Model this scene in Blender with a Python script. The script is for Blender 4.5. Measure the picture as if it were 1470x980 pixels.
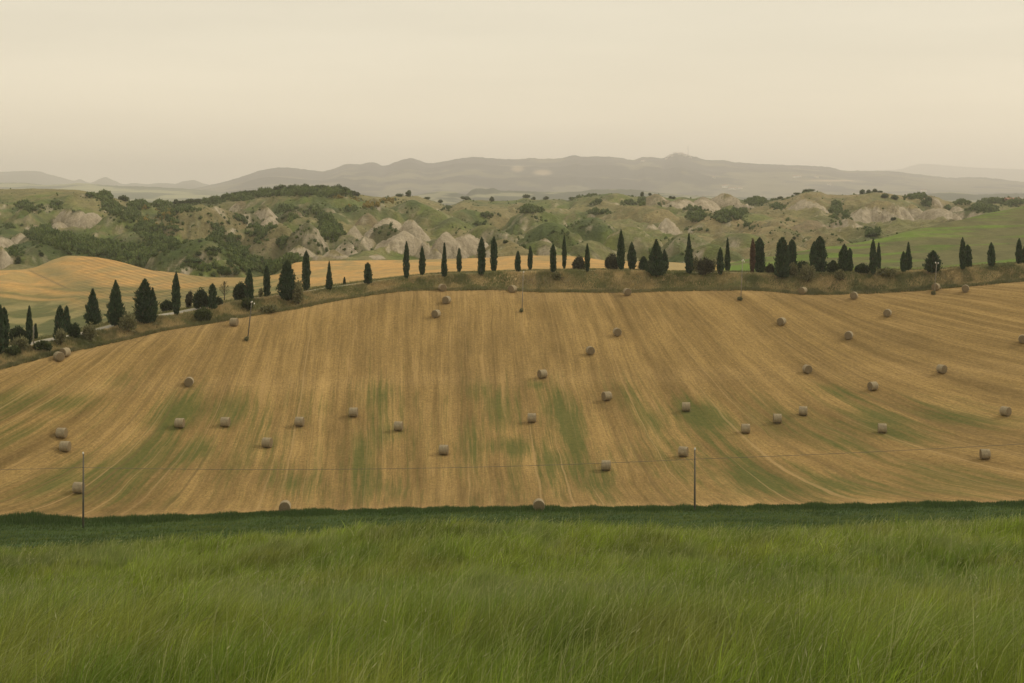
import bpy, math, random
import numpy as np

# ------------------------------------------------------------------ clear
for o in list(bpy.data.objects):
    bpy.data.objects.remove(o)
scene = bpy.context.scene
COL = scene.collection
R = math.radians

# ------------------------------------------------------------------ camera
F = 50 / 36 * 1470          # focal length in photo pixels
PX0, HOR = 735.0, 262.0     # picture centre column and horizon row
cam_d = bpy.data.cameras.new('camera')
cam = bpy.data.objects.new('camera', cam_d)
COL.objects.link(cam)
cam.location = (0, 0, 0)
cam.rotation_euler = (R(90), 0, 0)
cam_d.lens = 50
cam_d.sensor_width = 36
cam_d.shift_y = -(490 - HOR) / 1470
cam_d.clip_start = 0.1
cam_d.clip_end = 60000
scene.camera = cam

# ------------------------------------------------------------------ world: overcast warm sky
SUN_EL, SUN_AZ = R(36), R(68)      # azimuth clockwise from +Y (ahead)
world = bpy.data.worlds.new('World')
scene.world = world
world.use_nodes = True
nt = world.node_tree
nt.nodes.clear()
N = nt.nodes.new
wout = N('ShaderNodeOutputWorld')
bg = N('ShaderNodeBackground')
bg.inputs['Strength'].default_value = 0.1
sky = N('ShaderNodeTexSky')
sky.sky_type = 'NISHITA'
sky.sun_disc = False
sky.sun_elevation = SUN_EL
sky.sun_rotation = SUN_AZ
sky.dust_density = 3.0
tc = N('ShaderNodeTexCoord')
sep = N('ShaderNodeSeparateXYZ')
ramp = N('ShaderNodeValToRGB')
cr = ramp.color_ramp
cr.elements[0].position = 0.0
cr.elements[0].color = (0.87, 0.755, 0.555, 1)
cr.elements[1].position = 1.0
cr.elements[1].color = (0.80, 0.75, 0.62, 1)
for p, c in ((0.03, (0.87, 0.76, 0.565, 1)), (0.10, (0.84, 0.76, 0.585, 1)), (0.2, (0.85, 0.785, 0.63, 1))):
    e = cr.elements.new(p)
    e.color = c
cm = N('ShaderNodeMapping')
cm.inputs['Scale'].default_value = (1.6, 1.6, 14.0)
cn = N('ShaderNodeTexNoise')
cn.inputs['Scale'].default_value = 1.1
cn.inputs['Detail'].default_value = 4
cmr = N('ShaderNodeMapRange')
cmr.inputs['To Min'].default_value = 7.9
cmr.inputs['To Max'].default_value = 11.9
mul = N('ShaderNodeVectorMath')
mul.operation = 'SCALE'
mix = N('ShaderNodeMix')
mix.data_type = 'RGBA'
mix.inputs[0].default_value = 0.95
L = nt.links.new
L(tc.outputs['Generated'], sep.inputs[0])
L(sep.outputs['Z'], ramp.inputs[0])
L(tc.outputs['Generated'], cm.inputs[0])
L(cm.outputs[0], cn.inputs['Vector'])
L(cn.outputs['Fac'], cmr.inputs['Value'])
L(ramp.outputs[0], mul.inputs[0])
L(cmr.outputs[0], mul.inputs['Scale'])
L(sky.outputs[0], mix.inputs['A'])
L(mul.outputs[0], mix.inputs['B'])
L(mix.outputs['Result'], bg.inputs['Color'])
L(bg.outputs[0], wout.inputs['Surface'])

sun_d = bpy.data.lights.new('sun', 'SUN')
sun_d.energy = 1.5
sun_d.angle = R(10)
sun_d.color = (1.0, 0.90, 0.74)
sun = bpy.data.objects.new('sun', sun_d)
COL.objects.link(sun)
sun.rotation_euler = (R(90) - SUN_EL, 0, -SUN_AZ + math.pi)   # light comes from azimuth SUN_AZ
sun.rotation_euler = (math.pi / 2 - SUN_EL, 0, math.pi - SUN_AZ)

scene.view_settings.view_transform = 'Standard'
scene.view_settings.look = 'None'
scene.view_settings.exposure = 0.05
scene.view_settings.gamma = 1.0
scene.cycles.max_bounces = 5
scene.cycles.diffuse_bounces = 2
scene.cycles.glossy_bounces = 1
scene.cycles.transmission_bounces = 2
scene.cycles.volume_bounces = 3
scene.cycles.transparent_max_bounces = 4
scene.cycles.use_denoising = True
HAZE = 1.15e-4

# ------------------------------------------------------------------ numeric helpers
rng = np.random.default_rng(7)
_perm = np.random.default_rng(3).random((256, 256)).astype(np.float64)


def vnoise(x, y):
    xi = np.floor(x).astype(int)
    yi = np.floor(y).astype(int)
    fx = x - xi
    fy = y - yi
    fx = fx * fx * fx * (fx * (fx * 6 - 15) + 10)
    fy = fy * fy * fy * (fy * (fy * 6 - 15) + 10)
    a = _perm[xi & 255, yi & 255]
    b = _perm[(xi + 1) & 255, yi & 255]
    c = _perm[xi & 255, (yi + 1) & 255]
    d = _perm[(xi + 1) & 255, (yi + 1) & 255]
    return (a + (b - a) * fx) * (1 - fy) + (c + (d - c) * fx) * fy


def fbm(x, y, o=4, g=0.5):
    s = 0
    a = 1
    t = 0
    for i in range(o):
        c, n = math.cos(i * 1.1), math.sin(i * 1.1)
        s = s + a * vnoise((x * c - y * n) * 2 ** i + 17.3 * i, (x * n + y * c) * 2 ** i + 9.1 * i)
        t += a
        a *= g
    return s / t          # 0..1


def ridged(x, y, o=4):
    s = 0
    a = 1
    t = 0
    for i in range(o):
        c, n = math.cos(i * 0.9 + .3), math.sin(i * 0.9 + .3)
        v = 1 - np.abs(2 * vnoise((x * c - y * n) * 2 ** i + 5.3 * i, (x * n + y * c) * 2 ** i + 31.7 * i) - 1)
        s = s + a * v * v
        t += a
        a *= 0.5
    return s / t


def sstep(a, b, x):
    t = np.clip((x - a) / (b - a), 0, 1)
    return t * t * (3 - 2 * t)


def curve(pts):
    """smooth monotone curve through (x, value) pairs"""
    p = np.array(sorted(pts), float)
    X, V = p[:, 0], p[:, 1]
    h = np.diff(X)
    d = np.diff(V) / h
    m = np.zeros(len(X))
    for i in range(1, len(X) - 1):
        if d[i - 1] * d[i] > 0:
            m[i] = 2 / (1 / d[i - 1] + 1 / d[i])

    def f(x):
        x = np.asarray(x, float)
        xc = np.clip(x, X[0], X[-1])
        i = np.clip(np.searchsorted(X, xc, 'right') - 1, 0, len(X) - 2)
        t = (xc - X[i]) / h[i]
        return ((2 * t ** 3 - 3 * t ** 2 + 1) * V[i] + (t ** 3 - 2 * t ** 2 + t) * h[i] * m[i]
                + (-2 * t ** 3 + 3 * t ** 2) * V[i + 1] + (t ** 3 - t ** 2) * h[i] * m[i + 1])
    return f


def tag(o, label=None, cat=None, group=None, kind=None):
    if label:
        o['label'] = label
    if cat:
        o['category'] = cat
    if group:
        o['group'] = group
    if kind:
        o['kind'] = kind
    return o


def empty(name, loc=(0, 0, 0), rz=0.0):
    o = bpy.data.objects.new(name, None)
    o.empty_display_size = 0.5
    COL.objects.link(o)
    o.location = loc
    o.rotation_euler = (0, 0, rz)
    return o


def mesh_np(name, verts, faces, mat=None, parent=None, attrs=None, smooth=True, link=True, mats=None, midx=None):
    """faces: (n,4) or (n,3) int array or list of such arrays"""
    me = bpy.data.meshes.new(name)
    verts = np.ascontiguousarray(verts, np.float32)
    fl = faces if isinstance(faces, list) else [faces]
    fl = [np.asarray(f, np.int32) for f in fl if len(f)]
    loops = np.concatenate([f.ravel() for f in fl])
    sizes = np.concatenate([np.full(len(f), f.shape[1], np.int32) for f in fl])
    starts = np.concatenate([[0], np.cumsum(sizes)[:-1]]).astype(np.int32)
    me.vertices.add(len(verts))
    me.vertices.foreach_set('co', verts.ravel())
    me.loops.add(len(loops))
    me.loops.foreach_set('vertex_index', loops)
    me.polygons.add(len(sizes))
    me.polygons.foreach_set('loop_start', starts)
    me.polygons.foreach_set('loop_total', sizes)
    if midx is not None:
        me.polygons.foreach_set('material_index', np.asarray(midx, np.int32))
    me.polygons.foreach_set('use_smooth', np.full(len(sizes), smooth, bool))
    me.update(calc_edges=True)
    for k, v in (attrs or {}).items():
        v = np.asarray(v, np.float32)
        if v.ndim == 2 and v.shape[1] == 3:
            c = np.concatenate([v, np.ones((len(v), 1), np.float32)], 1)
            a = me.attributes.new(k, 'FLOAT_COLOR', 'POINT')
            a.data.foreach_set('color', c.ravel())
        elif v.ndim == 2:
            a = me.attributes.new(k, 'FLOAT2', 'POINT')
            a.data.foreach_set('vector', v.ravel())
        else:
            a = me.attributes.new(k, 'FLOAT', 'POINT')
            a.data.foreach_set('value', v)
    for m in (mats or ([mat] if mat else [])):
        me.materials.append(m)
    if not link:
        return me
    o = bpy.data.objects.new(name, me)
    COL.objects.link(o)
    o.parent = parent
    return o


# ------------------------------------------------------------------ materials
def new_mat(name, rough=0.9, spec=0.2):
    m = bpy.data.materials.new(name)
    m.use_nodes = True
    t = m.node_tree
    b = t.nodes['Principled BSDF']
    b.inputs['Roughness'].default_value = rough
    b.inputs['Specular IOR Level'].default_value = spec
    return m, t, b


def noise_node(t, scale, detail=4, rough=0.6, vec=None, mapping=None, coord='Object'):
    n = t.nodes.new('ShaderNodeTexNoise')
    n.inputs['Scale'].default_value = scale
    n.inputs['Detail'].default_value = detail
    n.inputs['Roughness'].default_value = rough
    if vec is None:
        vec = t.nodes.new('ShaderNodeTexCoord').outputs[coord]
    if mapping is not None:
        mp = t.nodes.new('ShaderNodeMapping')
        mp.inputs['Scale'].default_value = mapping
        t.links.new(vec, mp.inputs[0])
        vec = mp.outputs[0]
    t.links.new(vec, n.inputs['Vector'])
    return n


def maprange(t, src, a, b, c, d):
    m = t.nodes.new('ShaderNodeMapRange')
    for i, v in zip(('From Min', 'From Max', 'To Min', 'To Max'), (a, b, c, d)):
        m.inputs[i].default_value = v
    t.links.new(src, m.inputs['Value'])
    return m.outputs[0]


def mixc(t, fac, a, b, mode='MIX'):
    m = t.nodes.new('ShaderNodeMix')
    m.data_type = 'RGBA'
    m.blend_type = mode
    for s, v in ((m.inputs[0], fac), (m.inputs['A'], a), (m.inputs['B'], b)):
        if hasattr(v, 'links'):
            t.links.new(v, s)
        elif isinstance(v, tuple):
            s.default_value = (*v, 1) if len(v) == 3 else v
        else:
            s.default_value = v
    return m.outputs['Result']


def scale_c(t, col, fac):
    v = t.nodes.new('ShaderNodeVectorMath')
    v.operation = 'SCALE'
    t.links.new(col, v.inputs[0])
    if hasattr(fac, 'links'):
        t.links.new(fac, v.inputs['Scale'])
    else:
        v.inputs['Scale'].default_value = fac
    return v.outputs[0]


def attr(t, name, out='Color'):
    a = t.nodes.new('ShaderNodeAttribute')
    a.attribute_name = name
    return a.outputs[out]


def ground_mat(name, scales=((0.5, .75, 1.25), (4, .8, 1.2)), bump=0.3, bscale=3.0, bdist=0.1):
    """colour attribute 'col' broken up by noise at several sizes"""
    m, t, b = new_mat(name)
    c = attr(t, 'col')
    for s, lo, hi in scales:
        n = noise_node(t, s, 5, 0.65)
        c = scale_c(t, c, maprange(t, n.outputs['Fac'], 0.25, 0.75, lo, hi))
    t.links.new(c, b.inputs['Base Color'])
    if bump:
        n = noise_node(t, bscale, 5, 0.7)
        bp = t.nodes.new('ShaderNodeBump')
        bp.inputs['Strength'].default_value = bump
        bp.inputs['Distance'].default_value = bdist
        t.links.new(n.outputs['Fac'], bp.inputs['Height'])
        t.links.new(bp.outputs[0], b.inputs['Normal'])
    return m


def leaf_mat(name, trans=0.25, rough=0.6, spec=0.25):
    m, t, b = new_mat(name, rough, spec)
    c = attr(t, 'col')
    t.links.new(c, b.inputs['Base Color'])
    if trans:
        tr = t.nodes.new('ShaderNodeBsdfTranslucent')
        t.links.new(c, tr.inputs['Color'])
        mx = t.nodes.new('ShaderNodeMixShader')
        mx.inputs[0].default_value = trans
        t.links.new(b.outputs[0], mx.inputs[1])
        t.links.new(tr.outputs[0], mx.inputs[2])
        t.links.new(mx.outputs[0], t.nodes['Material Output'].inputs['Surface'])
    return m


def plain_mat(name, col, rough=0.8, var=0.15, scale=6.0, bump=0.0, mapping=None):
    m, t, b = new_mat(name, rough)
    n = noise_node(t, scale, 4, 0.6, mapping=mapping)
    k = maprange(t, n.outputs['Fac'], 0.25, 0.75, 1 - var, 1 + var)
    rgb = t.nodes.new('ShaderNodeRGB')
    rgb.outputs[0].default_value = (*col, 1)
    t.links.new(scale_c(t, rgb.outputs[0], k), b.inputs['Base Color'])
    if bump:
        bp = t.nodes.new('ShaderNodeBump')
        bp.inputs['Strength'].default_value = bump
        bp.inputs['Distance'].default_value = 0.02
        t.links.new(n.outputs['Fac'], bp.inputs['Height'])
        t.links.new(bp.outputs[0], b.inputs['Normal'])
    return m


M_GRASS = leaf_mat('grass_blade', 0.35, 0.55, 0.25)
M_LEAF = leaf_mat('foliage', 0.12, 0.75, 0.1)
M_CYP = leaf_mat('cypress_foliage', 0.05, 0.8, 0.08)
M_BARK = plain_mat('bark', (0.10, 0.075, 0.05), 0.9, 0.3, 8, 0.6)
M_POLEW = plain_mat('weathered_pole_wood', (0.13, 0.115, 0.09), 0.85, 0.3, 5, 0.4, (1, 1, 0.1))
M_POLEG = plain_mat('grey_pole', (0.28, 0.25, 0.20), 0.7, 0.2, 5)
M_INS = plain_mat('white_ceramic', (0.75, 0.72, 0.65), 0.3, 0.05)
M_WIRE = plain_mat('cable_rubber', (0.16, 0.14, 0.11), 0.6, 0.1)
M_PLASTER = plain_mat('pale_plaster', (0.82, 0.78, 0.70), 0.9, 0.08, 0.3)
M_ROOF = plain_mat('clay_roof_tile', (0.30, 0.17, 0.11), 0.9, 0.15, 0.5)
M_BRICK = plain_mat('pink_brick', (0.34, 0.25, 0.20), 0.9, 0.15, 0.5)
M_GLASSD = plain_mat('dark_window', (0.03, 0.035, 0.04), 0.2, 0.1)

# ------------------------------------------------------------------ the near land: one height function
c_ybot = curve([(-400, 744), (0, 742), (120, 745), (260, 741), (400, 737), (560, 733), (735, 731), (1000, 728), (1250, 726), (1470, 722), (1900, 716)])
c_Yt = curve([(-400, 168), (-150, 184), (0, 199), (100, 212), (200, 226), (330, 241), (450, 253), (600, 262), (750, 266), (1000, 267), (1250, 266), (1470, 262), (1900, 256)])
c_ytop = curve([(-400, 640), (-150, 570), (0, 527), (50, 514), (100, 503), (150, 492.5), (200, 480.5), (250, 470.5), (300, 462.5), (350, 454), (425, 441), (475, 431),
                (530, 421.5), (560, 417.5), (600, 415), (700, 414), (750, 416.5), (800, 418), (900, 418), (960, 415.5), (1050, 414.5), (1100, 416), (1150, 419.5),
                (1190, 420.5), (1260, 418.5), (1310, 415.5), (1350, 412), (1400, 408), (1470, 402), (1900, 380)])
c_ycr = curve([(-400, 616), (-150, 548), (0, 507), (50, 497.5), (100, 486), (150, 473.5), (200, 462), (250, 453), (300, 444), (350, 434.5), (400, 428), (450, 419),
               (528, 408.5), (583, 401.5), (640, 396.5), (700, 394), (760, 392), (843, 391), (900, 391), (950, 393.5), (1000, 393.5), (1100, 395), (1200, 394),
               (1300, 391.5), (1350, 389.5), (1400, 386), (1470, 381), (1900, 362)])
c_yg = curve([(-400, 396), (-100, 392), (0, 388.5), (22, 387.5), (45, 385), (61, 379.6), (79, 372), (99, 367), (135, 369), (168, 375), (202, 384), (224, 389), (247, 391), (300, 397.5),
              (350, 398.6), (398, 394), (412, 385), (424, 377), (450, 375), (550, 374), (622, 372.5), (704, 370), (745, 367), (800, 367), (847, 371), (870, 374),
              (950, 376), (1000, 378), (1050, 377), (1074, 372), (1099, 369), (1114, 368), (1144, 361), (1158, 359), (1191, 353), (1225, 349.5), (1260, 343), (1307, 331),
              (1364, 318.6), (1407, 308.6), (1450, 300), (1470, 296), (1600, 275), (1900, 250)])
c_Yg = curve([(-400, 370), (0, 380), (99, 440), (250, 405), (350, 372), (398, 372), (424, 400), (550, 405), (800, 405), (1000, 350), (1050, 330), (1150, 335), (1300, 365), (1470, 430), (1900, 480)])
c_cr = curve([(-400, 800), (0, 791), (150, 786), (300, 777), (400, 768), (500, 760), (600, 756), (735, 755), (900, 761), (1080, 765), (1200, 757), (1350, 752), (1470, 750), (1900, 748)])
YB = 165.0


def ptz(py, Y):
    return -(py - HOR) / F * Y


def knots(px):
    o = np.ones_like(px)
    K = [(-40 * o, 5.0 * o), (0 * o, -1.75 * o), (12 * o, -1.75 - 12 * .205 * o)]
    zc = ptz(c_cr(px), 44) - 0.45
    K.append((26 * o, 0.5 * (-1.75 - 12 * .205) + 0.5 * zc - 0.05))
    K.append((44 * o, zc))
    K.append((60 * o, zc - 4.9))
    K.append((85 * o, -24.6 * o))
    K.append((115 * o, ptz(802, 115) * o))
    yb, yt, Yt = c_ybot(px), c_ytop(px), c_Yt(px)
    K.append((YB * o, ptz(yb, YB)))
    for s, v in ((.12, .085), (.26, .225), (.45, .43), (.64, .655), (.80, .83), (.92, .945), (1.0, 1.0)):
        Y = YB + s * (Yt - YB)
        K.append((Y, ptz(yb + (yt - yb) * v, Y)))
    Yc = Yt + 4.5
    zcr = ptz(c_ycr(px), Yc)
    K.append((Yt + .8, K[-1][1] + 0.15))
    K.append((Yc, zcr))
    K.append((Yc + 1.2, zcr + 0.1))
    K.append((Yc + 6.5, zcr + 0.05))
    Yr = Yc + 6.5
    pr = HOR - (zcr + .05) / Yr * F
    Yg, yg = c_Yg(px), c_yg(px)
    for s, v in ((.22, .24), (.5, .55), (.8, .86), (1, 1)):
        Y = Yr + s * (Yg - Yr)
        K.append((Y, ptz(pr + (yg - pr) * v, Y)))
    zg = K[-1][1]
    K.append((Yg + 30, zg - 5))
    K.append((Yg + 100, zg - 32))
    return np.array([k[0] for k in K]), np.array([k[1] for k in K])


def near_raw(px, Y):
    """height over the near land, px and Y broadcast 1-D arrays"""
    px = np.asarray(px, float).ravel()
    Y = np.asarray(Y, float).ravel()
    KY, KZ = knots(px)
    n = len(px)
    h = np.diff(KY, axis=0)
    d = np.diff(KZ, axis=0) / h
    m = np.zeros_like(KY)
    m[1:-1] = (d[:-1] * h[1:] + d[1:] * h[:-1]) / (h[:-1] + h[1:])
    m[0], m[-1] = d[0], d[-1]
    i = np.clip((KY <= Y[None]).sum(0) - 1, 0, len(KY) - 2)
    j = np.arange(n)
    y0, z0, z1, hh = KY[i, j], KZ[i, j], KZ[i + 1, j], h[i, j]
    t = np.clip((Y - y0) / hh, 0, 1.2)
    return ((2 * t ** 3 - 3 * t ** 2 + 1) * z0 + (t ** 3 - 2 * t ** 2 + t) * hh * m[i, j]
            + (-2 * t ** 3 + 3 * t ** 2) * z1 + (t ** 3 - t ** 2) * hh * m[i + 1, j])


def near_z(px, Y):
    shape = np.broadcast(px, Y).shape
    px = np.broadcast_to(np.asarray(px, float), shape).ravel()
    Y = np.broadcast_to(np.asarray(Y, float), shape).ravel()
    z = near_raw(px, Y)
    x = (px - PX0) / F * Y
    Yt = c_Yt(px)
    # gentle unevenness
    z = z + (fbm(x / 9, Y / 9, 3) - .5) * 0.35 * sstep(8, 30, Y) * (1 - sstep(250, 300, Y) * .3)
    # lumpy roadside bank
    bank = sstep(Yt - .3, Yt + 1.5, Y) * (1 - sstep(Yt + 4.3, Yt + 5.2, Y))
    z = z + bank * (fbm(x / 3, Y / 3, 3) - .5) * 1.1
    # swaths in the hay field run up the slope
    fld = sstep(YB, YB + 4, Y) * (1 - sstep(Yt - 3, Yt, Y))
    z = z + fld * 0.05 * np.sin(row_coord(px, Y) * 2 * np.pi / 3.1)
    return z.reshape(shape)


def row_coord(px, Y):
    """metres across the mowing rows, which fan out towards the bottom of the slope"""
    s = np.clip((Y - YB) / (c_Yt(px) - YB), -.1, 1.0)
    q = px - 605
    return q / (1 + .0018 * (1 - s) * np.abs(q)) / F * 262 * 1.25


def project_px(x, Y):
    return PX0 + F * x / Y


def ray_near(px, py, y0=50, y1=480):
    """distance at which the sight line through a photo point first meets the near land"""
    Ys = np.arange(y0, y1, 0.25)
    z = near_z(np.full(len(Ys), float(px)), Ys)
    p = HOR - z / Ys * F
    k = np.nonzero(p <= py)[0]
    if len(k) == 0:
        return Ys[np.argmin(p)]
    return Ys[k[0]]


def at_near(px, py, y0=YB + 1):
    Y = ray_near(px, py, y0)
    x = (px - PX0) / F * Y
    return x, Y, float(near_z(np.array([px]), np.array([Y]))[0])


def sheet(name, pxs, lo, hi, rows, zf, colf, mat, label=None, spacing=1.0, extra=None):
    """grid between the two distance curves lo(px), hi(px)"""
    t = np.linspace(0, 1, rows) ** spacing
    P, T = np.meshgrid(pxs, t)
    LO, HI = lo(P), hi(P)
    Y = LO + (HI - LO) * T
    Z = zf(P, Y)
    X = (P - PX0) / F * Y
    V = np.stack([X, Y, Z], -1).reshape(-1, 3)
    nr, nc = P.shape
    a = (np.arange(nr - 1)[:, None] * nc + np.arange(nc - 1)[None]).ravel()
    Fq = np.stack([a, a + 1, a + nc + 1, a + nc], 1)
    PY = HOR - Z / np.maximum(Y, .5) * F
    at = {'col': colf(P.ravel(), Y.ravel(), X.ravel(), Z.ravel(), PY.ravel())}
    if extra:
        at.update(extra(P.ravel(), Y.ravel(), X.ravel(), Z.ravel(), PY.ravel()))
    o = mesh_np(name, V, Fq, mat, attrs=at)
    tag(o, kind='structure')
    return o


def K(v):
    return lambda p: np.full(np.shape(p), float(v))


def lerp3(a, b, t):
    a = np.asarray(a, float)
    b = np.asarray(b, float)
    return a + (b - a) * np.asarray(t)[..., None]


PXW = np.linspace(-420, 1890, 700)

# meadow under the tall grass; it starts behind the camera, so this first sheet is laid out in metres
def meadow_sheet():
    xs = np.linspace(-60, 60, 240)
    ys = np.linspace(-30, 115, 300)
    X, Y = np.meshgrid(xs, ys)
    P = np.clip(PX0 + F * X / np.maximum(Y, 30), -420, 1890)
    Z = near_z(P, Y) - 0.02
    nr, nc = X.shape
    a = (np.arange(nr - 1)[:, None] * nc + np.arange(nc - 1)[None]).ravel()
    Fq = np.stack([a, a + 1, a + nc + 1, a + nc], 1)
    n = fbm(X.ravel() / 4, Y.ravel() / 4)
    c = lerp3((.045, .075, .012), (.075, .11, .02), n)
    o = mesh_np('meadow_ground', np.stack([X, Y, Z], -1).reshape(-1, 3), Fq, ground_mat('meadow_soil'), attrs={'col': c})
    tag(o, kind='structure')


meadow_sheet()


def meadow_z(x, y):
    P = np.clip(PX0 + F * x / np.maximum(y, 30), -420, 1890)
    return near_z(P, y)


def col_green(P, Y, X, Z, PY):
    n = fbm(X / 14, Y / 6)
    n2 = fbm(X / 2.2 + 40, Y / 1.2)
    c = lerp3((.032, .062, .014), (.060, .098, .020), n)
    c = lerp3(c, (.07, .12, .035), sstep(.5, .8, n2) * .6)
    return c


sheet('green_field', PXW, K(84), K(YB + .2), 260, lambda P, Y: near_z(P, Y) + .25 * (fbm((P - PX0) / F * Y / 3.5, Y / 1.6, 3) - .5) * sstep(100, 110, Y),
      col_green, ground_mat('lush_crop', ((1.5, .75, 1.25), (8, .75, 1.25)), .8, 5, .2))

# ---- hay field
GP = [  # green regrowth patches: px, py, rx, ry, strength
    (250, 598, 40, 26, 1), (330, 590, 34, 22, .9), (200, 655, 60, 36, .9), (270, 650, 36, 22, .9), (170, 700, 60, 26, .6), (130, 720, 40, 14, .4),
    (90, 580, 36, 12, .8), (20, 620, 30, 20, .5), (30, 575, 60, 22, .45), (540, 570, 34, 22, .8), (545, 600, 26, 40, .8), (520, 670, 26, 44, .7), (560, 620, 40, 60, .35),
    (720, 590, 36, 24, .8), (735, 640, 46, 14, .7), (800, 580, 26, 26, .8), (825, 630, 22, 50, 1), (860, 690, 36, 26, .7), (790, 670, 24, 40, .6), (740, 690, 24, 30, .4),
    (1010, 595, 34, 18, .8), (1050, 640, 40, 24, .5), (1110, 690, 60, 20, .8), (1080, 660, 30, 28, .7), (1140, 700, 30, 12, .6), (1240, 640, 60, 18, .7), (1310, 620, 60, 16, .6), (1200, 560, 34, 10, .5),
    (1380, 670, 60, 16, .6), (1410, 600, 40, 10, .5), (1280, 600, 40, 12, .5), (690, 560, 30, 16, .5), (770, 552, 20, 6, .8), (230, 720, 60, 12, .3), (680, 650, 20, 60, .5),
    (940, 600, 30, 40, .4), (900, 560, 40, 20, .4), (960, 660, 40, 30, .3), (420, 690, 50, 20, .3), (350, 640, 30, 40, .4), (60, 690, 60, 26, .35), (1200, 690, 60, 20, .4), (180, 545, 30, 12, .4),
]


def col_hay(P, Y, X, Z, PY):
    r = row_coord(P, Y)
    n = fbm(X / 30, Y / 25, 3)
    c = lerp3((.235, .158, .060), (.31, .205, .076), n)
    # headlands and a paler band half way up
    c = lerp3(c, (.37, .25, .105), sstep(-20, 0, -np.abs(PY - (545 - .02 * (P - 700)))) * .45 * fbm(X / 18, Y / 9 + 7))
    c = lerp3(c, (.35, .235, .10), sstep(22, 0, PY - c_ytop(P)) * .55)
    c = lerp3(c, (.36, .235, .10), sstep(-12, -2, PY - c_ybot(P)) * .7)
    return c


def ex_hay(P, Y, X, Z, PY):
    r = row_coord(P, Y)
    g = np.zeros_like(P)
    for (a, b, rx, ry, s) in GP:
        yy = YB + (c_ybot(a) - b) / (c_ybot(a) - c_ytop(a)) * (c_Yt(a) - YB)
        r0 = float(row_coord(np.array([a]), np.array([yy]))[0])
        rw = abs(float(row_coord(np.array([a + rx * .8]), np.array([yy]))[0]) - r0)
        g = np.maximum(g, s * np.exp(-(((r - r0) / rw) ** 2 + ((PY - b) / (ry * 1.25)) ** 2) * .9))
    g = g * 1.1 + .20 * sstep(525, 600, PY) * sstep(738, 715, PY) + (fbm(r / 7, Y / 16, 4) - .46) * 1.0 * sstep(520, 600, PY) * sstep(735, 700, PY)
    return {'rows': np.stack([r + (fbm(X / 7, Y / 9, 4) - .5) * .7, Y], 1), 'green': g}


def hay_mat():
    m, t, b = new_mat('mown_hay', .95, .05)
    uv = attr(t, 'rows', 'Vector')
    col = attr(t, 'col')
    band = noise_node(t, 1.0, 2, .5, uv, (.17, .004, 0))
    big = noise_node(t, 1.0, 6, .7, uv, (.09, .045, 0))
    col = scale_c(t, col, maprange(t, band.outputs['Fac'], .38, .62, .86, 1.14))
    str1 = noise_node(t, 1.0, 6, .75, uv, (.42, .03, 0))
    str2 = noise_node(t, 1.0, 4, .7, uv, (2.4, .05, 0))
    fine = noise_node(t, 1.0, 4, .8, uv, (5.5, 1.6, 0))
    spk = noise_node(t, 2.2, 6, .8, coord='Object')
    c = scale_c(t, col, maprange(t, big.outputs['Fac'], .3, .7, .80, 1.16))
    c = scale_c(t, c, maprange(t, str1.outputs['Fac'], .3, .7, .72, 1.28))
    c = scale_c(t, c, maprange(t, str2.outputs['Fac'], .3, .7, .80, 1.22))
    c = scale_c(t, c, maprange(t, fine.outputs['Fac'], .25, .75, .66, 1.34))
    c = scale_c(t, c, maprange(t, spk.outputs['Fac'], .3, .7, .72, 1.28))
    # pale tramlines
    tl = maprange(t, str1.outputs['Fac'], .59, .64, 0, .55)
    c = mixc(t, tl, c, (.38, .25, .105))
    dk = maprange(t, str2.outputs['Fac'], .62, .74, 0, .35)
    c = mixc(t, dk, c, (.15, .11, .045))
    # regrowth
    g = attr(t, 'green', 'Fac')
    gs = noise_node(t, 1.0, 7, .8, uv, (1.3, .045, 0))
    add = t.nodes.new('ShaderNodeMath')
    add.operation = 'ADD'
    t.links.new(g, add.inputs[0])
    t.links.new(maprange(t, gs.outputs['Fac'], .27, .73, -.85, .85), add.inputs[1])
    gm = maprange(t, add.outputs[0], .3, 1.05, 0, .80)
    gg = noise_node(t, 1.5, 5, .7)
    gcol = mixc(t, maprange(t, gg.outputs['Fac'], .3, .7, 0, 1), (.055, .085, .019), (.125, .135, .038))
    c = mixc(t, gm, c, gcol)
    tln = noise_node(t, 1.0, 2, .5, uv, (1.25, .004, 0))
    c = mixc(t, maprange(t, tln.outputs['Fac'], .64, .68, 0, .5), c, (.42, .29, .135))
    c = mixc(t, maprange(t, tln.outputs['Fac'], .36, .32, 0, .45), c, (.15, .105, .045))
    t.links.new(c, b.inputs['Base Color'])
    bp = t.nodes.new('ShaderNodeBump')
    bp.inputs['Strength'].default_value = .7
    bp.inputs['Distance'].default_value = .12
    t.links.new(fine.outputs['Fac'], bp.inputs['Height'])
    t.links.new(bp.outputs[0], b.inputs['Normal'])
    return m


sheet('hay_field', np.linspace(-420, 1890, 1000), K(YB), lambda p: c_Yt(p) + .15, 420, near_z, col_hay, hay_mat(), extra=ex_hay)


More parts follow.
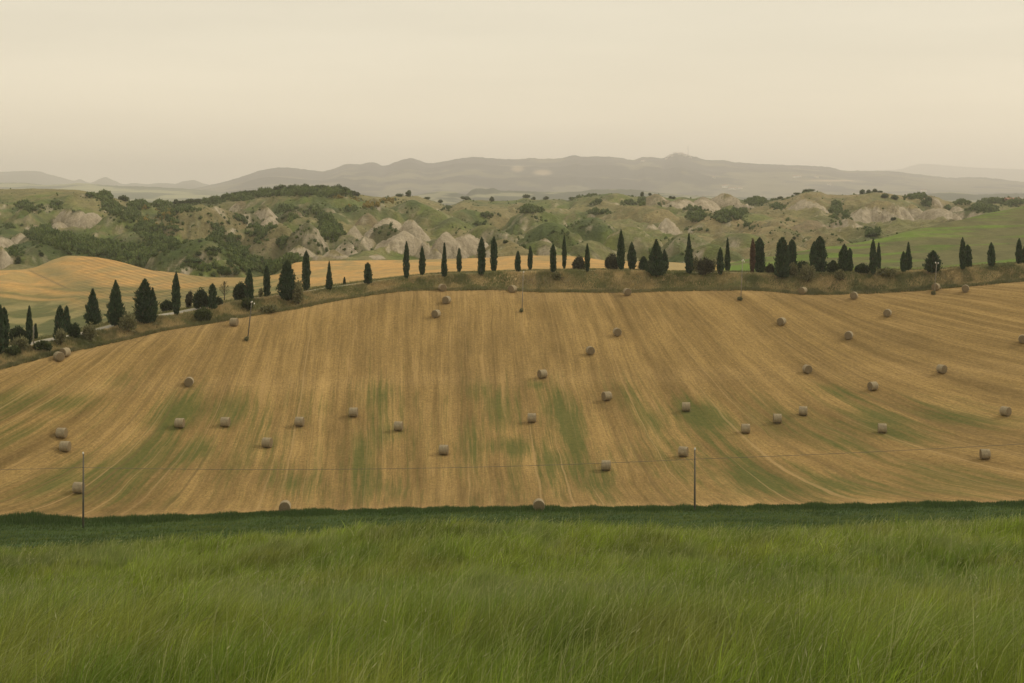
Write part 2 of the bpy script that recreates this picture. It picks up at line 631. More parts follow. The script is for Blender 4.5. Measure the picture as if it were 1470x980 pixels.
# ---- roadside bank
def col_bank(P, Y, X, Z, PY):
    n = fbm(X / 7, Y / 5)
    n2 = fbm(X / 1.6 + 9, Y / 1.6)
    c = lerp3((.17, .165, .065), (.40, .29, .14), sstep(.34, .60, n))
    c = lerp3(c, (.13, .14, .055), sstep(.45, .75, n2) * .6)
    # scars of bare earth below the middle cypresses
    e = np.exp(-(((P - 765) / 14) ** 2 + ((PY - 401) / 6) ** 2)) + np.exp(-(((P - 785) / 9) ** 2 + ((PY - 404) / 7) ** 2)) + .7 * np.exp(-(((P - 813) / 7) ** 2 + ((PY - 402) / 6) ** 2))
    c = lerp3(c, (.30, .22, .13), np.clip(e, 0, 1) * .75)
    # greener on the right and left
    c = lerp3(c, (.06, .09, .03), sstep(1020, 1120, P) * .45 * sstep(.35, .6, n2))
    c = lerp3(c, (.12, .125, .05), sstep(260, 120, P) * .5)
    return c


sheet('road_bank', np.linspace(-420, 1890, 900), lambda p: c_Yt(p) + .15, lambda p: c_Yt(p) + 5.7, 40, near_z, col_bank,
      ground_mat('rough_bank', ((1.5, .6, 1.4), (6, .7, 1.3)), .9, 4, .3))
sheet('dirt_road', PXW, lambda p: c_Yt(p) + 5.7, lambda p: c_Yt(p) + 10.0, 8, near_z,
      lambda P, Y, X, Z, PY: lerp3((.36, .32, .25), (.44, .40, .32), fbm(X / 3, Y)), ground_mat('white_gravel', ((1, .85, 1.1),), .2))


# ---- fields beyond the road
def col_mid(P, Y, X, Z, PY):
    n = fbm(X / 20, Y / 26)
    n2 = fbm(X / 3.5 + 11, Y / 7)
    w = fbm(X / 25 + 3, Y / 30 + 8, 3) - .5
    gold = lerp3((.45, .265, .080), (.54, .32, .105), n)
    gold = lerp3(gold, (.33, .235, .095), sstep(.42, .68, n2) * .55)
    gold = lerp3(gold, (.25, .215, .085), sstep(.55, .7, fbm(X / 9 + 21, Y / 30 + 5, 4)) * .5)
    olive = lerp3((.115, .125, .038), (.27, .205, .070), sstep(.35, .62, n2))
    green = lerp3((.090, .100, .028), (.135, .14, .042), n)
    c = gold.copy()
    # the left valley: green by the road, olive above, gold bands and the golden crown
    L = sstep(600, 480, P)
    yy = PY + w * 26
    ol = sstep(405, 418, yy - .0 * P) * L
    c = lerp3(c, olive, ol * .9)
    c = lerp3(c, (.12, .135, .045), ol * .7 * sstep(.50, .60, fbm(X / 40 + 2, (PY - .11 * P) / 7 + 3, 3)))
    c = lerp3(c, (.17, .15, .06), ol * .6 * sstep(.54, .66, fbm(X / 5 + 2, Y / 8 + 3, 4)))
    band1 = np.exp(-((yy - (412 + .115 * P)) / 5.0) ** 2) * sstep(330, 60, P)
    band2 = np.exp(-((yy - (426 + .13 * P)) / 3.6) ** 2) * sstep(230, 30, P)
    c = lerp3(c, gold, np.clip(band1 + band2, 0, 1) * .85)
    # weedy hollow on the left shoulder
    hol = np.exp(-(((P - 75 - (PY - 390) * 1.2) / 28) ** 2 + ((PY - 392) / 13) ** 2)) + np.exp(-(((P - 120) / 22) ** 2 + ((PY - 408) / 8) ** 2))
    c = lerp3(c, (.19, .17, .065), np.clip(hol, 0, 1) * .75)
    dl = np.exp(-((PY - (388 + (P - 42) * .47)) / 1.0) ** 2) * sstep(38, 46, P) * sstep(104, 90, P)
    c = lerp3(c, (.13, .10, .05), dl * .85)
    gr = sstep(432, 455, yy + sstep(250, 400, P) * 30) * sstep(360, 200, P)
    c = lerp3(c, lerp3(green, (.26, .22, .085), sstep(.42, .62, fbm(X / 6 + 4, Y / 14, 4))), gr)
    c = lerp3(c, olive * 1.15, sstep(330, 360, P) * sstep(440, 410, P) * sstep(398, 404, PY) * .8)
    c = lerp3(c, olive, sstep(230, 330, P) * sstep(425, 360, P) * .55)
    # drill lines running down the golden crown
    s = np.sin((PY - 367 - (P - 99) * .30) * 1.5 + w * 5)
    c = lerp3(c, c * .62, sstep(.2, 1, s) * sstep(90, 130, P) * sstep(330, 280, P) * .8)
    # verge behind the road
    Yr = c_Yt(P) + 10.6
    verge = sstep(Yr + 12, Yr + 4, Y + w * 8)
    c = lerp3(c, lerp3((.12, .14, .045), (.26, .22, .09), n2), verge)
    # green hill on the right
    G = sstep(1020, 1050, P + w * 10) * sstep(Yr + 2, Yr + 8, Y)
    gh = lerp3((.092, .165, .012), (.145, .210, .020), n)
    br = sstep(.38, .60, fbm(X / 26 + 2, Y / 9 + 4) + .10 * sstep(1200, 1450, P) + .05)
    gh = lerp3(gh, (.13, .11, .045), br * .85)
    gh = lerp3(gh, gh * .72, sstep(.48, .66, fbm(X / 5 + 9, Y / 16 + 4, 4)) * .7)
    gh = lerp3(gh, (.30, .27, .12), sstep(.62, .8, n2) * .18)
    c = lerp3(c, gh, G)
    pale = sstep(880, 960, P) * sstep(1040, 1000, P)
    c = lerp3(c, (.34, .27, .12), pale * .7)
    return c


sheet('valley_fields', np.linspace(-420, 1890, 1000), lambda p: c_Yt(p) + 10.0, lambda p: c_Yg(p) + 100, 260, near_z, col_mid,
      ground_mat('far_crop', ((.25, .85, 1.15), (.8, .78, 1.2), (3, .75, 1.25)), .6, 1.5, .3), spacing=1.1)

# ------------------------------------------------------------------ eroded clay hills beyond
c_sky = curve([(-420, 300), (-200, 282), (0, 273), (45, 272), (101, 273.6), (126, 276), (157, 282), (175, 286.5), (224, 290), (260, 291), (301, 288), (340, 281), (383, 277), (413, 273), (454, 273),
               (495, 275), (509, 279), (550, 283), (586, 282), (612, 285), (631, 291), (643, 295), (655, 291), (669, 286), (684, 288.5), (706, 289), (741, 288), (755, 284), (767, 287),
               (782, 286), (815, 287), (827, 281.5), (851, 278), (882, 276.5), (913, 281), (925, 282), (941, 279), (959, 284.5), (980, 284), (996, 286), (1009, 283), (1025, 286), (1039, 278),
               (1051, 280), (1066, 286), (1116, 284.5), (1144, 278.5), (1158, 273.5), (1176, 274), (1190, 279), (1233, 278), (1256, 275), (1273, 278), (1299, 280.5), (1336, 281), (1344, 282.5),
               (1356, 287.5), (1393, 290.5), (1470, 289.5), (1890, 286)])
c_Ys = curve([(-420, 900), (0, 900), (300, 930), (450, 880), (550, 950), (640, 1120), (750, 1160), (900, 1100), (1050, 1050), (1150, 980), (1260, 950), (1350, 1050), (1470, 1150), (1890, 1200)])
c_low = curve([(-420, 404), (0, 398), (100, 392), (200, 400), (300, 410), (380, 408), (420, 385), (550, 380), (700, 378), (800, 376), (870, 384), (1000, 386), (1100, 380), (1250, 372), (1400, 350), (1890, 330)])
Y_LOW = 430.0
# px, top row, foot row, half width px, distance, profile power, clay share, colour code (0 green, 1 ochre, 2 brown)
MOUNDS = [
    (290, 341, 400, 88, 520, 1.5, 0, 0), (296, 293, 325, 38, 700, 1.6, .0, 1), (403, 319, 347, 28, 610, 1.4, 0, 1), (393, 342, 374, 40, 545, 1.5, 0, 2),
    (364, 324, 352, 20, 620, 1.3, 0, 1), (331, 326, 347, 20, 640, 1.4, 0, 1), (442, 318, 364, 34, 545, 1.8, .3, 2), (508, 323, 342, 16, 575, 1.2, 1, 1),
    (478, 357, 375, 24, 456, 1.2, 1, 1), (458, 365, 376, 16, 452, 1.4, .9, 1), (430, 351, 367, 17, 500, 1.1, 1, 1), (540, 364, 375, 15, 455, 1.3, 1, 1),
    (580, 331, 369, 36, 485, 1.5, 1, 1), (557, 312, 328, 20, 620, 1.8, .7, 2), (553, 321, 350, 28, 575, 1.7, .15, 2), (589, 314, 331, 14, 605, 1.8, .6, 1),
    (528, 305, 330, 24, 650, 1.6, .1, 2), (640, 333, 373, 34, 485, 1.7, 1, 1), (670, 334, 371, 36, 497, 1.7, 1, 1), (608, 345, 371, 14, 472, 1.2, 1, 2),
    (625, 356, 373, 13, 462, 1.3, 1, 1), (523, 338, 366, 22, 540, 1.6, .15, 2), (498, 345, 372, 20, 520, 1.5, .3, 2), (700, 322, 350, 40, 600, 1.6, .1, 0),
    (97, 299, 326, 18, 730, 2.2, 1, 1), (131, 304, 336, 24, 700, 2.4, 1, 1), (113, 301, 330, 18, 725, 2.2, .45, 2), (84, 316, 340, 22, 690, 1.3, .8, 2), (50, 321, 338, 20, 700, 1.3, .7, 2), (28, 333, 352, 18, 640, 1.3, .7, 1),
    (2, 352, 390, 20, 500, 1.3, 1, 1), (-6, 336, 360, 22, 600, 1.4, .8, 2), (60, 350, 392, 60, 520, 1.7, 0, 0), (170, 305, 340, 46, 690, 1.7, 0, 0), (225, 318, 345, 34, 690, 1.5, 0, 1),
    (190, 332, 356, 44, 620, 1.7, 0, 0), (60, 290, 320, 50, 800, 1.7, 0, 0),
    (345, 288, 300, 16, 850, 1.4, .6, 2), (380, 293, 322, 22, 760, 1.3, .5, 1), (389, 309, 320, 10, 700, 1.3, .9, 1), (420, 300, 322, 26, 740, 1.5, 0, 2), (460, 292, 318, 34, 780, 1.7, 0, 0), (480, 305, 335, 30, 690, 1.6, 0, 0),
    (350, 300, 325, 24, 740, 1.5, .2, 2), (592, 287, 325, 62, 800, 1.7, 0, 0), (620, 300, 335, 50, 700, 1.8, 0, 0), (540, 293, 318, 34, 760, 1.6, 0, 0),
    (1262, 286, 326, 58, 790, 1.7, 1, 1), (1157, 284, 313, 34, 850, 1.4, .95, 1), (1039, 276, 298, 28, 980, 1.3, 1, 1), (1009, 282, 299, 22, 960, 1.4, .9, 2), (978, 284, 299, 28, 950, 1.5, .9, 1),
    (1345, 297, 322, 32, 800, 1.6, .9, 1), (1374, 295, 317, 24, 840, 1.5, .8, 2), (1336, 280, 300, 22, 930, 1.5, .3, 2), (1308, 292, 318, 24, 830, 1.3, .6, 1), (1240, 296, 320, 26, 780, 1.3, .9, 1),
    (957, 312, 334, 18, 700, 1.3, .9, 1), (936, 320, 334, 12, 690, 1.4, .8, 1), (884, 290, 301, 16, 930, 1.4, .8, 1), (812, 304, 313, 12, 860, 1.4, .7, 1), (941, 278, 297, 26, 1010, 1.6, .1, 2), (885, 277, 296, 40, 1020, 1.7, .1, 0),
    (905, 326, 378, 66, 560, 1.8, 0, 0), (850, 312, 352, 58, 650, 1.8, 0, 0), (925, 294, 326, 66, 780, 1.8, 0, 1), (1025, 305, 328, 44, 740, 1.7, .15, 1), (792, 318, 367, 58, 570, 1.8, 0, 0),
    (724, 343, 371, 42, 478, 1.6, .2, 1), (776, 345, 371, 40, 480, 1.7, .1, 0), (765, 300, 330, 50, 760, 1.8, 0, 0), (715, 300, 325, 40, 800, 1.7, .1, 1), (845, 345, 374, 44, 490, 1.7, 0, 0), (782, 341, 352, 12, 520, 1.5, .8, 1),
    (1165, 316, 337, 44, 680, 1.5, .2, 2), (1110, 325, 352, 60, 600, 1.6, .05, 1), (1065, 335, 365, 54, 540, 1.7, .05, 0), (1190, 335, 358, 46, 540, 1.6, .1, 1), (1215, 312, 338, 34, 700, 1.4, .4, 2), (985, 335, 370, 50, 520, 1.8, 0, 0),
    (1080, 305, 325, 46, 780, 1.7, 0, 0), (1120, 345, 365, 40, 480, 1.5, .05, 1), (1100, 295, 312, 40, 880, 1.6, .1, 1), (1130, 296, 313, 24, 860, 1.4, .2, 1), (1400, 300, 320, 30, 800, 1.6, .2, 0), (1020, 350, 374, 40, 470, 1.7, .05, 0),
    (1205, 290, 308, 22, 860, 1.4, .3, 1), (670, 300, 330, 44, 780, 1.8, 0, 0), (650, 312, 338, 40, 680, 1.7, 0, 0), (320, 372, 402, 50, 460, 1.7, 0, 0),
]


def bad_base(P, Y):
    Ys = c_Ys(P)
    f = np.clip(np.log(Y / Y_LOW) / np.log(Ys / Y_LOW), 0, 1)
    py = c_low(P) + (c_sky(P) - c_low(P)) * f ** .85
    # sag so that separate hills stand out of it
    py = py + 9 * np.sin(np.pi * f) ** 1.2
    z = ptz(py, Y)
    zs = ptz(c_sky(P), Ys)
    back = np.maximum(Y - Ys, 0)
    z = np.where(Y > Ys, np.maximum(zs - back * .12 - back ** 2 * .0004, -62), z)
    return z


def bad_z(P, Y, full=False):
    sh = np.broadcast(P, Y).shape
    P = np.broadcast_to(np.asarray(P, float), sh).ravel()
    Y = np.broadcast_to(np.asarray(Y, float), sh).ravel()
    X = (P - PX0) / F * Y
    Ys = c_Ys(P)
    z = bad_base(P, Y)
    f = np.clip((Y - Y_LOW) / (Ys - Y_LOW), 0, 1.5)
    amp = sstep(0, .12, f) * (1 - .80 * sstep(.80, .97, f))
    wx = X + 14 * (fbm(X / 60, Y / 60, 3) - .5)
    wy = Y + 14 * (fbm(X / 60 + 50, Y / 60, 3) - .5)
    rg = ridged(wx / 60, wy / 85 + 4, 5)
    z = z + amp * ((rg - .45) * 11.0 * (.7 + .5 * f)) + amp * (ridged(wx / 19 + 3, wy / 26, 4) - .5) * 4.6
    clay = np.zeros_like(z)
    code = np.zeros((len(z), 3))
    wsum = np.full(len(z), 1e-4)
    wob = fbm(X / 9, Y / 9, 4) - .5
    for (mx, pt, pb, hw, my, pw, cl, cd) in MOUNDS:
        x0 = (mx - PX0) / F * my
        rx = hw / F * my
        yf = my - rx * 1.2
        if yf < Y_LOW + 5:
            continue
        b0 = bad_base(np.array([float(mx)]), np.array([yf]))[0]
        dip = np.clip(b0 - ptz(pb, yf), 0, 14)
        if dip > .3:
            e = ((X - x0) / (rx * 1.25)) ** 2 + ((Y - yf + 6) / (rx * 1.3 + 14)) ** 2
            z = z - dip * .8 * np.exp(-e)
    for (mx, pt, pb, hw, my, pw, cl, cd) in MOUNDS:
        x0 = (mx - PX0) / F * my
        rx = hw / F * my
        ry = rx * (1.9 if hw < 46 else 1.35)
        zt = ptz(pt, my)
        zb = ptz(pb, my - ry * .5)
        sk = math.sin(mx * 12.9) * .75
        dx, dy = (X - x0) / rx, (Y - my) / ry
        if hw < 46:
            dx = dx + sk * dy
        near = (np.abs(dx) < 2) & (np.abs(dy) < 2.2)
        if not near.any():
            continue
        dxx, dyy = dx[near], dy[near]
        ang = np.arctan2(dyy, dxx)
        rad = np.sqrt(dxx ** 2 + dyy ** 2)
        w = wob[near]
        rad = rad * (1 + .70 * w + .10 * np.sin(ang * 3 + mx))
        H = zt - zb
        rill = np.abs(np.sin(ang * (9 + hw * .4) + w * 6 + mx)) ** .8
        zm = zt - H * np.maximum(rad, 0) ** pw
        zm = zm - (1 - rill) * .13 * H * np.clip(rad, 0, 1) * (.3 + cl)
        er = ridged(X[near] / (rx * .42) + mx, Y[near] / (ry * .55) + pt, 4)
        zm = zm + (er - .55) * (.24 - .08 * cl) * H * np.clip(rad * 1.6, 0, 1)
        k = .25 + H * .025
        zn = z[near]
        d = (zm - zn) / k
        e = np.clip(d, -30, 30)
        new = zn + k * np.log1p(np.exp(e))
        z[near] = new
        a = 1 / (1 + np.exp(-e * 1.2))
        # bare clay on the steeper, camera side of a mound, grass on its cap
        face = sstep(*((.38, .6) if hw > 45 else (.1, .3)), rad + w * .9) * sstep(.75, .25, dyy + .5 * w)
        clay[near] = clay[near] * (1 - a) + a * cl * face
        cc = np.array([(1, 0, 0), (0, 1, 0), (0, 0, 1)][cd], float)
        code[near] = code[near] * (1 - a[:, None]) + a[:, None] * cc
    # skyline height is kept
    z = z + amp * (fbm(X / 7, Y / 7, 3) - .5) * .9
    if full:
        return z.reshape(sh), clay, code, rg
    return z.reshape(sh)


# precomputed grid for placing things on the clay hills
BP = np.linspace(-330, 1830, 1100)
BT = np.linspace(0, 1, 560)
BYv = Y_LOW - 25 + (1650 - Y_LOW + 25) * BT ** 1.35
BPg, BYg = np.meshgrid(BP, BYv)
BZ, BCLAY, BCODE, BRG = bad_z(BPg, BYg, True)
BX = (BPg - PX0) / F * BYg
BPY = HOR - BZ / BYg * F
BCLAY = BCLAY.reshape(BZ.shape)
BVIS = BPY <= np.minimum.accumulate(BPY, 0) + .6      # what the slope in front leaves in view


def bad_cols():
    P, Y, X, Z, PY = (a.ravel() for a in (BPg, BYg, BX, BZ, BPY))
    dzdy = np.gradient(BZ, axis=0) / np.gradient(BYg, axis=0)
    dzdx = np.gradient(BZ, axis=1) / np.maximum(np.gradient(BX, axis=1), .05)
    slope = np.sqrt(dzdy ** 2 + dzdx ** 2).ravel()
    n = fbm(X / 26, Y / 40, 4)
    n2 = fbm(X / 6 + 5, Y / 9, 4)
    n3 = fbm(X / 60 + 9, Y / 90 + 3, 3)
    green = lerp3((.090, .130, .030), (.175, .200, .050), n)
    green = lerp3(green, (.24, .20, .095), sstep(.44, .66, n2) * .6)
    green = lerp3(green, (.06, .085, .03), sstep(.5, .7, fbm(X / 11 + 70, Y / 16, 4)) * .55)
    ochre = lerp3((.235, .190, .088), (.31, .245, .115), n)
    ochre = lerp3(ochre, (.15, .16, .06), sstep(.5, .68, n2) * .6)
    brown = lerp3((.20, .155, .085), (.255, .195, .105), n)
    brown = lerp3(brown, (.13, .135, .055), sstep(.5, .68, n2) * .5)
    c = green.copy()
    c = lerp3(c, ochre, np.clip(sstep(.48, .62, n3) * .6 + sstep(950, 1100, P) * .35, 0, 1))
    cd = BCODE
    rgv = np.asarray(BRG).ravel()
    c = lerp3(c, (.30, .245, .125), sstep(.55, .85, rgv) * .35)  # ridge crests paler: dry turf, plus light painted in for relief
    c = lerp3(c, green, cd[:, 0] * .8)
    c = lerp3(c, ochre, cd[:, 1] * .85)
    c = lerp3(c, brown, cd[:, 2] * .85)
    c = lerp3(c, (.050, .082, .022), sstep(.42, .20, rgv + (n2 - .5) * .25) * .6 * (1 - cd[:, 1] * .6))  # gullies darker green: vegetation, plus shade painted into the colour for relief
    clayc = lerp3((.38, .315, .215), (.47, .40, .285), n2)
    k = sstep(.34, .60, BCLAY.ravel() + (n2 - .5) * 1.1 + (sstep(.25, .9, slope) - .5) * .45)
    clayc = lerp3(clayc, (.27, .225, .14), sstep(.5, .7, fbm(X / 2.2, Y / 5, 3)) * .5)
    # occasional small scars where the slope is steep
    sc = sstep(.62, .74, fbm(X / 16 + 77, Y / 22, 4)) * sstep(.35, .7, slope)
    k = np.maximum(k, sc * .55)
    c = lerp3(c, clayc, k)
    # the strip of ripe grain showing behind the green hill and along the foot
    g = sstep(1040, 1052, P) * sstep(1122, 1112, P) * sstep(452, 446, Y + 0) * sstep(380, 372, PY)
    c = lerp3(c, (.52, .33, .13), g)
    return c


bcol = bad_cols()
nr, nc = BPg.shape
_a = (np.arange(nr - 1)[:, None] * nc + np.arange(nc - 1)[None]).ravel()
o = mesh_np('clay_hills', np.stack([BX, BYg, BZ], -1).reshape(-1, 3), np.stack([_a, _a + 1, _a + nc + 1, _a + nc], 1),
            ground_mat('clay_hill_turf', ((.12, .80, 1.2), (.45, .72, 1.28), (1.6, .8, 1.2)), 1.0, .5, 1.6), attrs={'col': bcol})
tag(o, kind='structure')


def at_bad(px, py):
    """where the sight line first meets the clay hills"""
    j = int(round((px - BP[0]) / (BP[1] - BP[0])))
    j = min(max(j, 0), len(BP) - 1)
    k = np.nonzero(BPY[:, j] <= py)[0]
    i = k[0] if len(k) else int(np.argmin(BPY[:, j]))
    return float((px - PX0) / F * BYv[i]), float(BYv[i]), float(BZ[i, j])


# ------------------------------------------------------------------ plain and far ranges
def far_mat():
    m, t, b = new_mat('far_country', .95, .05)
    c = attr(t, 'col')
    n = noise_node(t, .004, 6, .7)
    c = scale_c(t, c, maprange(t, n.outputs['Fac'], .3, .7, .75, 1.25))
    t.links.new(c, b.inputs['Base Color'])
    return m


M_FAR = far_mat()


def plain():
    ys = np.concatenate([np.linspace(-400, 1400, 6), np.linspace(1500, 9000, 160), np.linspace(9300, 23000, 30)])
    us = np.linspace(-.62, .62, 260)
    U, Y = np.meshgrid(us, ys)
    X = U * np.maximum(Y, 900)
    Z = -64 + 6 * (fbm(X / 900, Y / 900, 3) - .5) * sstep(1300, 2500, Y)
    Z = np.where(Y < 1400, -66, Z)
    n = fbm(X / 260, Y / 420, 4)
    n2 = fbm(X / 700 + 3, Y / 500)
    c = lerp3((.10, .13, .055), (.36, .32, .17), sstep(.46, .60, n.ravel()))
    c = lerp3(c, (.05, .07, .035), sstep(.5, .62, n2.ravel()) * .7)
    nr, nc = X.shape
    a = (np.arange(nr - 1)[:, None] * nc + np.arange(nc - 1)[None]).ravel()
    o = mesh_np('plain_ground', np.stack([X, Y, Z], -1).reshape(-1, 3), np.stack([a, a + 1, a + nc + 1, a + nc], 1), M_FAR, attrs={'col': c})
    tag(o, kind='structure')


plain()


def ridge(name, pts, Yc, wf, wb, colf, pxr=(-300, 1780), n=900, rough=1.0, base=-68, rows=90):
    f = curve(pts)
    pxs = np.linspace(*pxr, n)
    t = np.concatenate([np.linspace(-1, 0, rows), np.linspace(0, 1, 14)[1:]])
    P, T = np.meshgrid(pxs, t)
    Y = Yc + np.where(T < 0, T * wf, T * wb)
    X = (P - PX0) / F * Yc * (1 + (Y / Yc - 1) * .9)
    crest = ptz(f(P), Yc)
    s = np.clip(1 - np.abs(T), 0, 1)
    prof = s ** 1.15
    prof = prof * (1 + .0 * s)
    sc = Yc / 9500
    rg = (ridged(X / (900 * sc), Y / (1500 * sc), 4) - .45)
    Z = base + (crest - base) * np.clip(prof + rg * .55 * s * (1 - s) * 2.2 * rough, 0, 1.02)
    # tree tops roughen the crest
    Z = Z + s ** 8 * (fbm(X / (22 * sc), Y / (60 * sc), 3) - .45) * 9 * sc * rough
    PY = HOR - Z / Y * F
    c = colf(P.ravel(), PY.ravel(), X.ravel(), Y.ravel(), s.ravel())
    nr, nc = X.shape
    a = (np.arange(nr - 1)[:, None] * nc + np.arange(nc - 1)[None]).ravel()
    o = mesh_np(name, np.stack([X, Y, Z], -1).reshape(-1, 3), np.stack([a, a + 1, a + nc + 1, a + nc], 1), M_FAR, attrs={'col': c})
    tag(o, kind='structure')
    return (P, Y, X, Z, PY)


def col_range(P, PY, X, Y, s):
    n = fbm(X / 260, Y / 420, 5, .62)
    wood = lerp3((.036, .040, .040), (.060, .064, .058), n)
    field = lerp3((.17, .17, .085), (.34, .30, .17), fbm(X / 90 + 4, Y / 200))
    k = sstep(.50, .62, n + .16 * sstep(1000, 1180, P) * sstep(242, 262, PY) + .10 * sstep(560, 300, P) * sstep(250, 262, PY) - .03)
    c = lerp3(wood, field, k * .42)
    for a, b, rx, ry in ((743, 242, 9, 4.5), (778, 247.5, 13, 4.2), (1180, 259, 40, 1.5)):
        c = lerp3(c, (.42, .33, .22), np.exp(-(((P - a) / rx) ** 2 + ((PY - b) / ry) ** 2) ** 2) * .85)
    return c


MAIN = [(-300, 300), (200, 285), (290, 268), (311, 263.5), (332, 258), (352, 251.6), (372, 245), (393, 241), (405, 240), (423, 241.4), (444, 244), (464, 245.5), (472, 244), (485, 239.4),
        (499, 235), (515, 235.5), (532, 232.7), (543, 235), (551, 238), (567, 232.7), (590, 227), (602, 230), (614, 234), (643, 230.6), (663, 226.7), (684, 225), (704, 227), (741, 228.6),
        (765, 226.5), (776, 227.8), (800, 227.3), (810, 226), (825, 222.5), (837, 225), (866, 224.5), (892, 226.5), (908, 229.6), (923, 225), (943, 226), (949, 227), (964, 221.4), (972, 219),
        (984, 221.4), (998, 225), (1021, 230), (1037, 229.5), (1050, 232), (1080, 234.3), (1107, 235.7), (1187, 239.4), (1216, 245), (1270, 245), (1307, 248.6), (1373, 255), (1393, 254), (1470, 260.6), (1780, 280)]
GR_MAIN = ridge('mountain_range', MAIN, 9500, 3600, 2200, col_range, n=1300)
ridge('left_mountains', [(-300, 262), (-100, 250), (0, 246.5), (45, 245), (56, 245.6), (67, 249), (90, 255), (108, 259), (114, 257), (128, 262), (135, 260.6), (144, 256), (151, 253.7), (157, 256), (180, 264),
                         (191, 262.4), (207, 264), (236, 262.4), (251, 263.5), (263, 260), (276, 258.4), (292, 263), (330, 272), (700, 285), (1780, 300)], 13500, 3500, 2500,
      lambda P, PY, X, Y, s: lerp3((.04, .05, .03), (.07, .08, .045), fbm(X / 400, Y / 400)), pxr=(-300, 700), n=600, rough=.6)
ridge('pale_mountains', [(1000, 270), (1216, 246), (1270, 244), (1293, 242.5), (1307, 238), (1324, 235), (1364, 237.7), (1407, 240.6), (1470, 243), (1780, 262)], 19500, 3000, 2500,
      lambda P, PY, X, Y, s: lerp3((.04, .05, .03), (.07, .08, .045), fbm(X / 400, Y / 400)), pxr=(1000, 1780), n=400, rough=.4)
GR_LEFT = ridge('left_low_hills', [(-300, 262), (0, 262), (34, 262.4), (67, 265), (90, 264.4), (112, 262.6), (135, 264), (168, 266.5), (215, 268), (270, 271), (330, 276), (500, 284), (700, 292)], 7200, 2400, 1500,
      lambda P, PY, X, Y, s: lerp3(lerp3((.05, .07, .03), (.09, .11, .05), fbm(X / 90, Y / 200)), (.26, .26, .13), sstep(.48, .6, fbm(X / 220, Y / 420 + 5))), pxr=(-300, 700), n=600, rough=.7)
GR_MID = ridge('wooded_low_hills', [(560, 290), (597, 280.5), (620, 276), (635, 274.3), (652, 275.5), (668, 279), (676, 273.5), (686, 270), (698, 271), (708, 270), (719, 273.5), (744, 273.8), (764, 274.7), (805, 275.5),
                           (835, 274.5), (851, 272), (892, 271.4), (913, 272), (933, 274.5), (953, 277), (1010, 281), (1100, 284), (1250, 284), (1336, 277.6), (1364, 276), (1407, 279), (1450, 277.5), (1600, 277), (1780, 277)], 4600, 800, 600,
      lambda P, PY, X, Y, s: lerp3(lerp3((.035, .048, .028), (.06, .075, .038), fbm(X / 60, Y / 100)), (.26, .25, .14), sstep(.58, .68, fbm(X / 130, Y / 160 + 5)) * .8), pxr=(560, 1780), n=900, rough=.8, rows=50)

# ------------------------------------------------------------------ haze: one closed box of even air, sky outside it
me = bpy.data.meshes.new('haze')
zx0, zx1, zy0, zy1, zz0, zz1 = -14500, 14500, -420, 23400, -90, 275
vs = [(x, y, z) for x in (zx0, zx1) for y in (zy0, zy1) for z in (zz0, zz1)]
me.from_pydata(vs, [], [(0, 1, 3, 2), (4, 6, 7, 5), (0, 4, 5, 1), (2, 3, 7, 6), (0, 2, 6, 4), (1, 5, 7, 3)])
hz = bpy.data.objects.new('haze', me)
COL.objects.link(hz)
hm = bpy.data.materials.new('haze_air')
hm.use_nodes = True
hm.node_tree.nodes.clear()
ho = hm.node_tree.nodes.new('ShaderNodeOutputMaterial')
hv = hm.node_tree.nodes.new('ShaderNodeVolumePrincipled')
hv.inputs['Color'].default_value = (1.0, .955, .95, 1)
hv.inputs['Density'].default_value = HAZE
hv.inputs['Anisotropy'].default_value = 0.3
hm.node_tree.links.new(hv.outputs[0], ho.inputs['Volume'])
me.materials.append(hm)
tag(hz, kind='stuff')
hz['label'] = 'pale warm haze lying over the far hills'

#PART2
# ------------------------------------------------------------------ foliage builders
def ico(sub=1):
    t = (1 + 5 ** .5) / 2
    v = [(-1, t, 0), (1, t, 0), (-1, -t, 0), (1, -t, 0), (0, -1, t), (0, 1, t), (0, -1, -t), (0, 1, -t), (t, 0, -1), (t, 0, 1), (-t, 0, -1), (-t, 0, 1)]
    f = [(0, 11, 5), (0, 5, 1), (0, 1, 7), (0, 7, 10), (0, 10, 11), (1, 5, 9), (5, 11, 4), (11, 10, 2), (10, 7, 6), (7, 1, 8), (3, 9, 4), (3, 4, 2), (3, 2, 6), (3, 6, 8), (3, 8, 9), (4, 9, 5), (2, 4, 11), (6, 2, 10), (8, 6, 7), (9, 8, 1)]
    v = [np.array(p) / np.linalg.norm(p) for p in v]
    for _ in range(sub):
        mid = {}
        nf = []

        def m(a, b):
            k = (min(a, b), max(a, b))
            if k not in mid:
                p = v[a] + v[b]
                v.append(p / np.linalg.norm(p))
                mid[k] = len(v) - 1
            return mid[k]
        for a, b, c in f:
            ab, bc, ca = m(a, b), m(b, c), m(c, a)
            nf += [(a, ab, ca), (b, bc, ab), (c, ca, bc), (ab, bc, ca)]
        f = nf
    return np.array(v), np.array(f, int)


ICO1, ICO2 = ico(1), ico(2)


